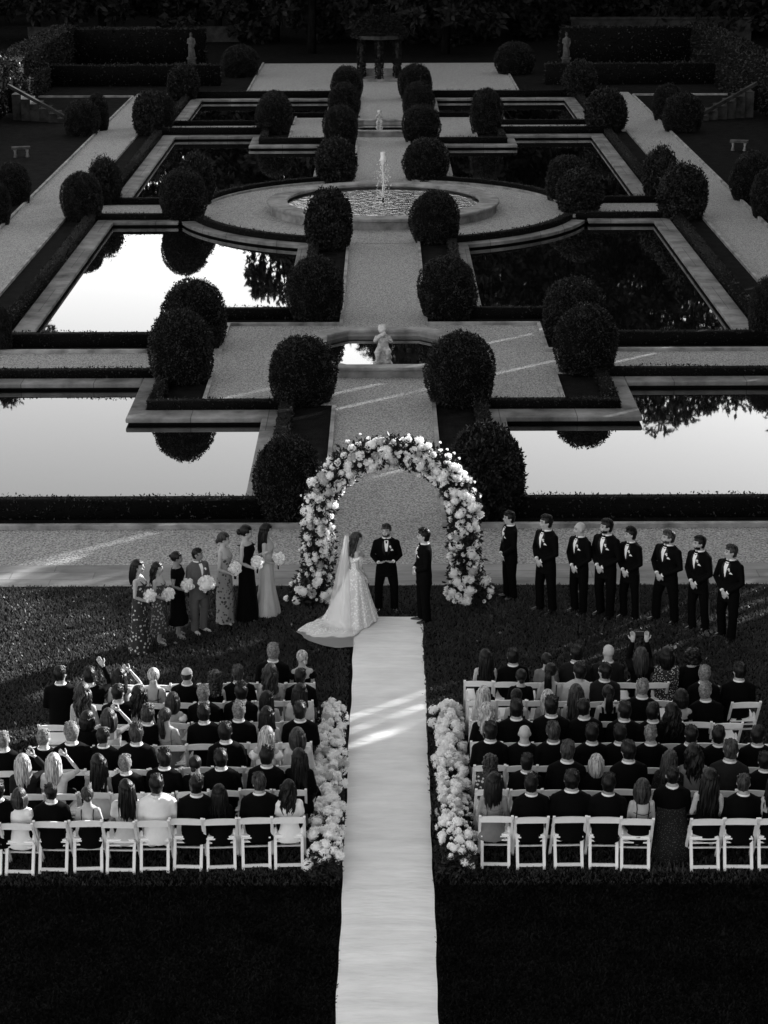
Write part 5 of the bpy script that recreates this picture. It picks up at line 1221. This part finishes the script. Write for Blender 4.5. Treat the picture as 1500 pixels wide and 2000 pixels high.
# person standing / leaning in the gap of the right back row
x, y = G(1312, 1684); y += .12
t = empty('person', (x, y+.15, 0), 0); tag(t, 'person in long dark patterned coat filling the gap between back row chairs, right block', 'person', 'seated wedding guests')
part('body', sbody(False, 'lap', 0), SK1, t); part('jacket', sjacket(False, 'lap'), BLACK, t); part('shirt_collar', COLLAR, WHITE, t)
mb = MB(); mb.rings([(.01, 0, -.16, .27, .2), (.3, 0, -.12, .25, .19), (.55, 0, -.06, .22, .17), (.75, 0, -.02, .2, .15)], 40, fold=.06, nf=8); part('coat_skirt', mb.mesh('coat_skirt'), DOTS, t)
o = part('hair', HAIR['short'][1], HD, t, (0, .012, 1.642+SITZ)); t.scale = (1.0, 1.0, .985)
# --- bride
bx, by = G(697, 1212); zt = AY(690, 1038, by)[1]; s_ = zt/1.765
t = empty('person', (bx, by, 0), R(-90+8), s_); tag(t, 'bride in long lace gown, facing the groom', 'person', 'couple and officiant under the arch')
arms = [((-.14, -.005, 1.375), (-.17, -.02, 1.1), (-.1, .14, .93)), ((.14, -.005, 1.375), (.18, 0.0, 1.1), (.13, .16, .9))]
part('body', figure('body', True, arms, std_legs(.07), .012, 0, 0, R(5), hands=[dict(w_=arms[0][2], d=(.1, .4, -.8), pal=(1, 0, 0), curl=.4, side=-1), dict(w_=arms[1][2], d=(-.1, .4, -.8), pal=(-1, 0, 0), curl=.4, side=1)]), SK1, t)
face_parts(t, (0, .012, 1.615), R(5), 1.06)
o = part('hair', HAIR['wavy'][0], HB, t, (0, .012, 1.615), R(5)); o.scale = (1.06,)*3
mb = MB(); rs = [r for r in torso_rings(fem=True, grow=.014) if .95 < r[0] < 1.33]; mb.rings(rs, 40, cap=False)
for q in (-1, 1): mb.tube([(q*.1, .09, 1.28), (q*.17, .03, 1.30), (q*.18, -.03, 1.27), (q*.12, -.1, 1.2)], [.022, .034, .034, .022], 8)
part('bodice', mb.mesh('bodice'), LACE, t)
# skirt and train in world space around the bride
def gown(outline, zt_, rc, folds, amp, name, m_, nf=17, inner=(.13, .1), z_end=.05):
    n = 120; K = 34; vs = []; fs = []; ang = [math.atan2(oy-by, ox-bx) for ox, oy in outline]; rad = [math.hypot(ox-bx, oy-by) for ox, oy in outline]
    pr = sorted(zip(ang, rad)); A = [a for a, _ in pr]; Rr = [r for _, r in pr]; A = [A[-1]-2*math.pi]+A+[A[0]+2*math.pi]; Rr = [Rr[-1]]+Rr+[Rr[0]]
    rg = random.Random(9); phs = [rg.uniform(0, 6) for _ in range(6)]
    for i in range(n):
        a = -math.pi+2*math.pi*i/n; R0 = float(np.interp(a, A, Rr))
        R0 *= 1+.03*math.sin(a*11+1)+.02*math.sin(a*23)+.015*math.sin(a*41)
        for k in range(K+1):
            v = k/K; cone = min(R0, rc)
            if v < .62:
                q = v/.62; r = .125+(cone-.125)*(q**1.15); z = zt_+(.06-zt_)*q
            else:
                q = (v-.62)/.38; r = cone+(R0-cone)*q; z = .06+(z_end-.06)*q+(.05*abs(math.sin(a*13+phs[0]))+.03*abs(math.sin(a*29+r*5)))*math.sin(q*math.pi)*min(1, (R0-cone)*2)
            w_ = amp*min(1, v*1.6)*(math.sin(a*nf+phs[1])+.5*math.sin(a*nf*2.1+phs[2])); r2 = r*(1+w_*(1 if v < .7 else .5))
            vs.append((bx+r2*math.cos(a), by+r2*math.sin(a), max(.045, z)))
    for i in range(n):
        for k in range(K): j = (i+1) % n; fs.append((i*(K+1)+k, j*(K+1)+k, j*(K+1)+k+1, i*(K+1)+k+1))
    mb = MB(); mb.add(vs, fs); me = mb.mesh(name); o = link(name, me, m_); o.parent = t
    o.matrix_parent_inverse = (Matrix.LocRotScale(t.location, t.rotation_euler, t.scale)).inverted(); return o
OUT = [G(*p) for p in ((733, 1207), (728, 1222), (712, 1232), (700, 1240), (688, 1248), (660, 1250), (630, 1249), (600, 1245), (582, 1238), (590, 1230), (610, 1222), (640, 1208), (668, 1192), (700, 1186), (725, 1194))]
gown(OUT, 1.04*s_, .62, 0, .045, 'skirt', LACE)
# veil: from the crown down the back, over the train
mb = MB(); n = 26; K = 26; vs = []
hx, hy_, hz_ = bx-.08, by-.0, zt-.06
VO = [G(*p) for p in ((672, 1188), (655, 1196), (636, 1205), (622, 1214), (600, 1232), (580, 1240), (598, 1255), (635, 1269), (665, 1271), (692, 1270), (694, 1246))]
L_ = len(VO)-1
for i in range(n+1):
    u = i/n; fi = u*L_; a0 = min(int(fi), L_-1); ft_ = fi-a0; ex = VO[a0][0]*(1-ft_)+VO[a0+1][0]*ft_; ey = VO[a0][1]*(1-ft_)+VO[a0+1][1]*ft_
    for k in range(K+1):
        v = k/K; w_ = .85*math.cos(math.pi*(1-u)*1.0)          # u=0 far side, u=1 near side
        tx, ty = hx-.05-.07*math.sin(u*math.pi), hy_-.085*w_ if 0 else hy_+.085*math.cos(math.pi*u)
        g = .40*(v/.78)**1.15 if v < .78 else .40+.60*(v-.78)/.22
        x = tx+(ex-tx)*g; y = ty+(ey-ty)*g; z = hz_*(1-(v/.78)**1.05)+.11*(v/.78) if v < .78 else .11-.05*(v-.78)/.22
        wv = min(1, v*2); x += wv*(.022*math.sin(u*37)+.012*math.sin(u*71+1)); y += wv*.02*math.sin(u*29+1)
        vs.append((x, y, z))
mb.add(vs, [(i*(K+1)+k, (i+1)*(K+1)+k, (i+1)*(K+1)+k+1, i*(K+1)+k+1) for i in range(n) for k in range(K)])
o = link('veil', mb.mesh('veil'), VEIL); o.parent = t; o.matrix_parent_inverse = (Matrix.LocRotScale(t.location, t.rotation_euler, t.scale)).inverted()
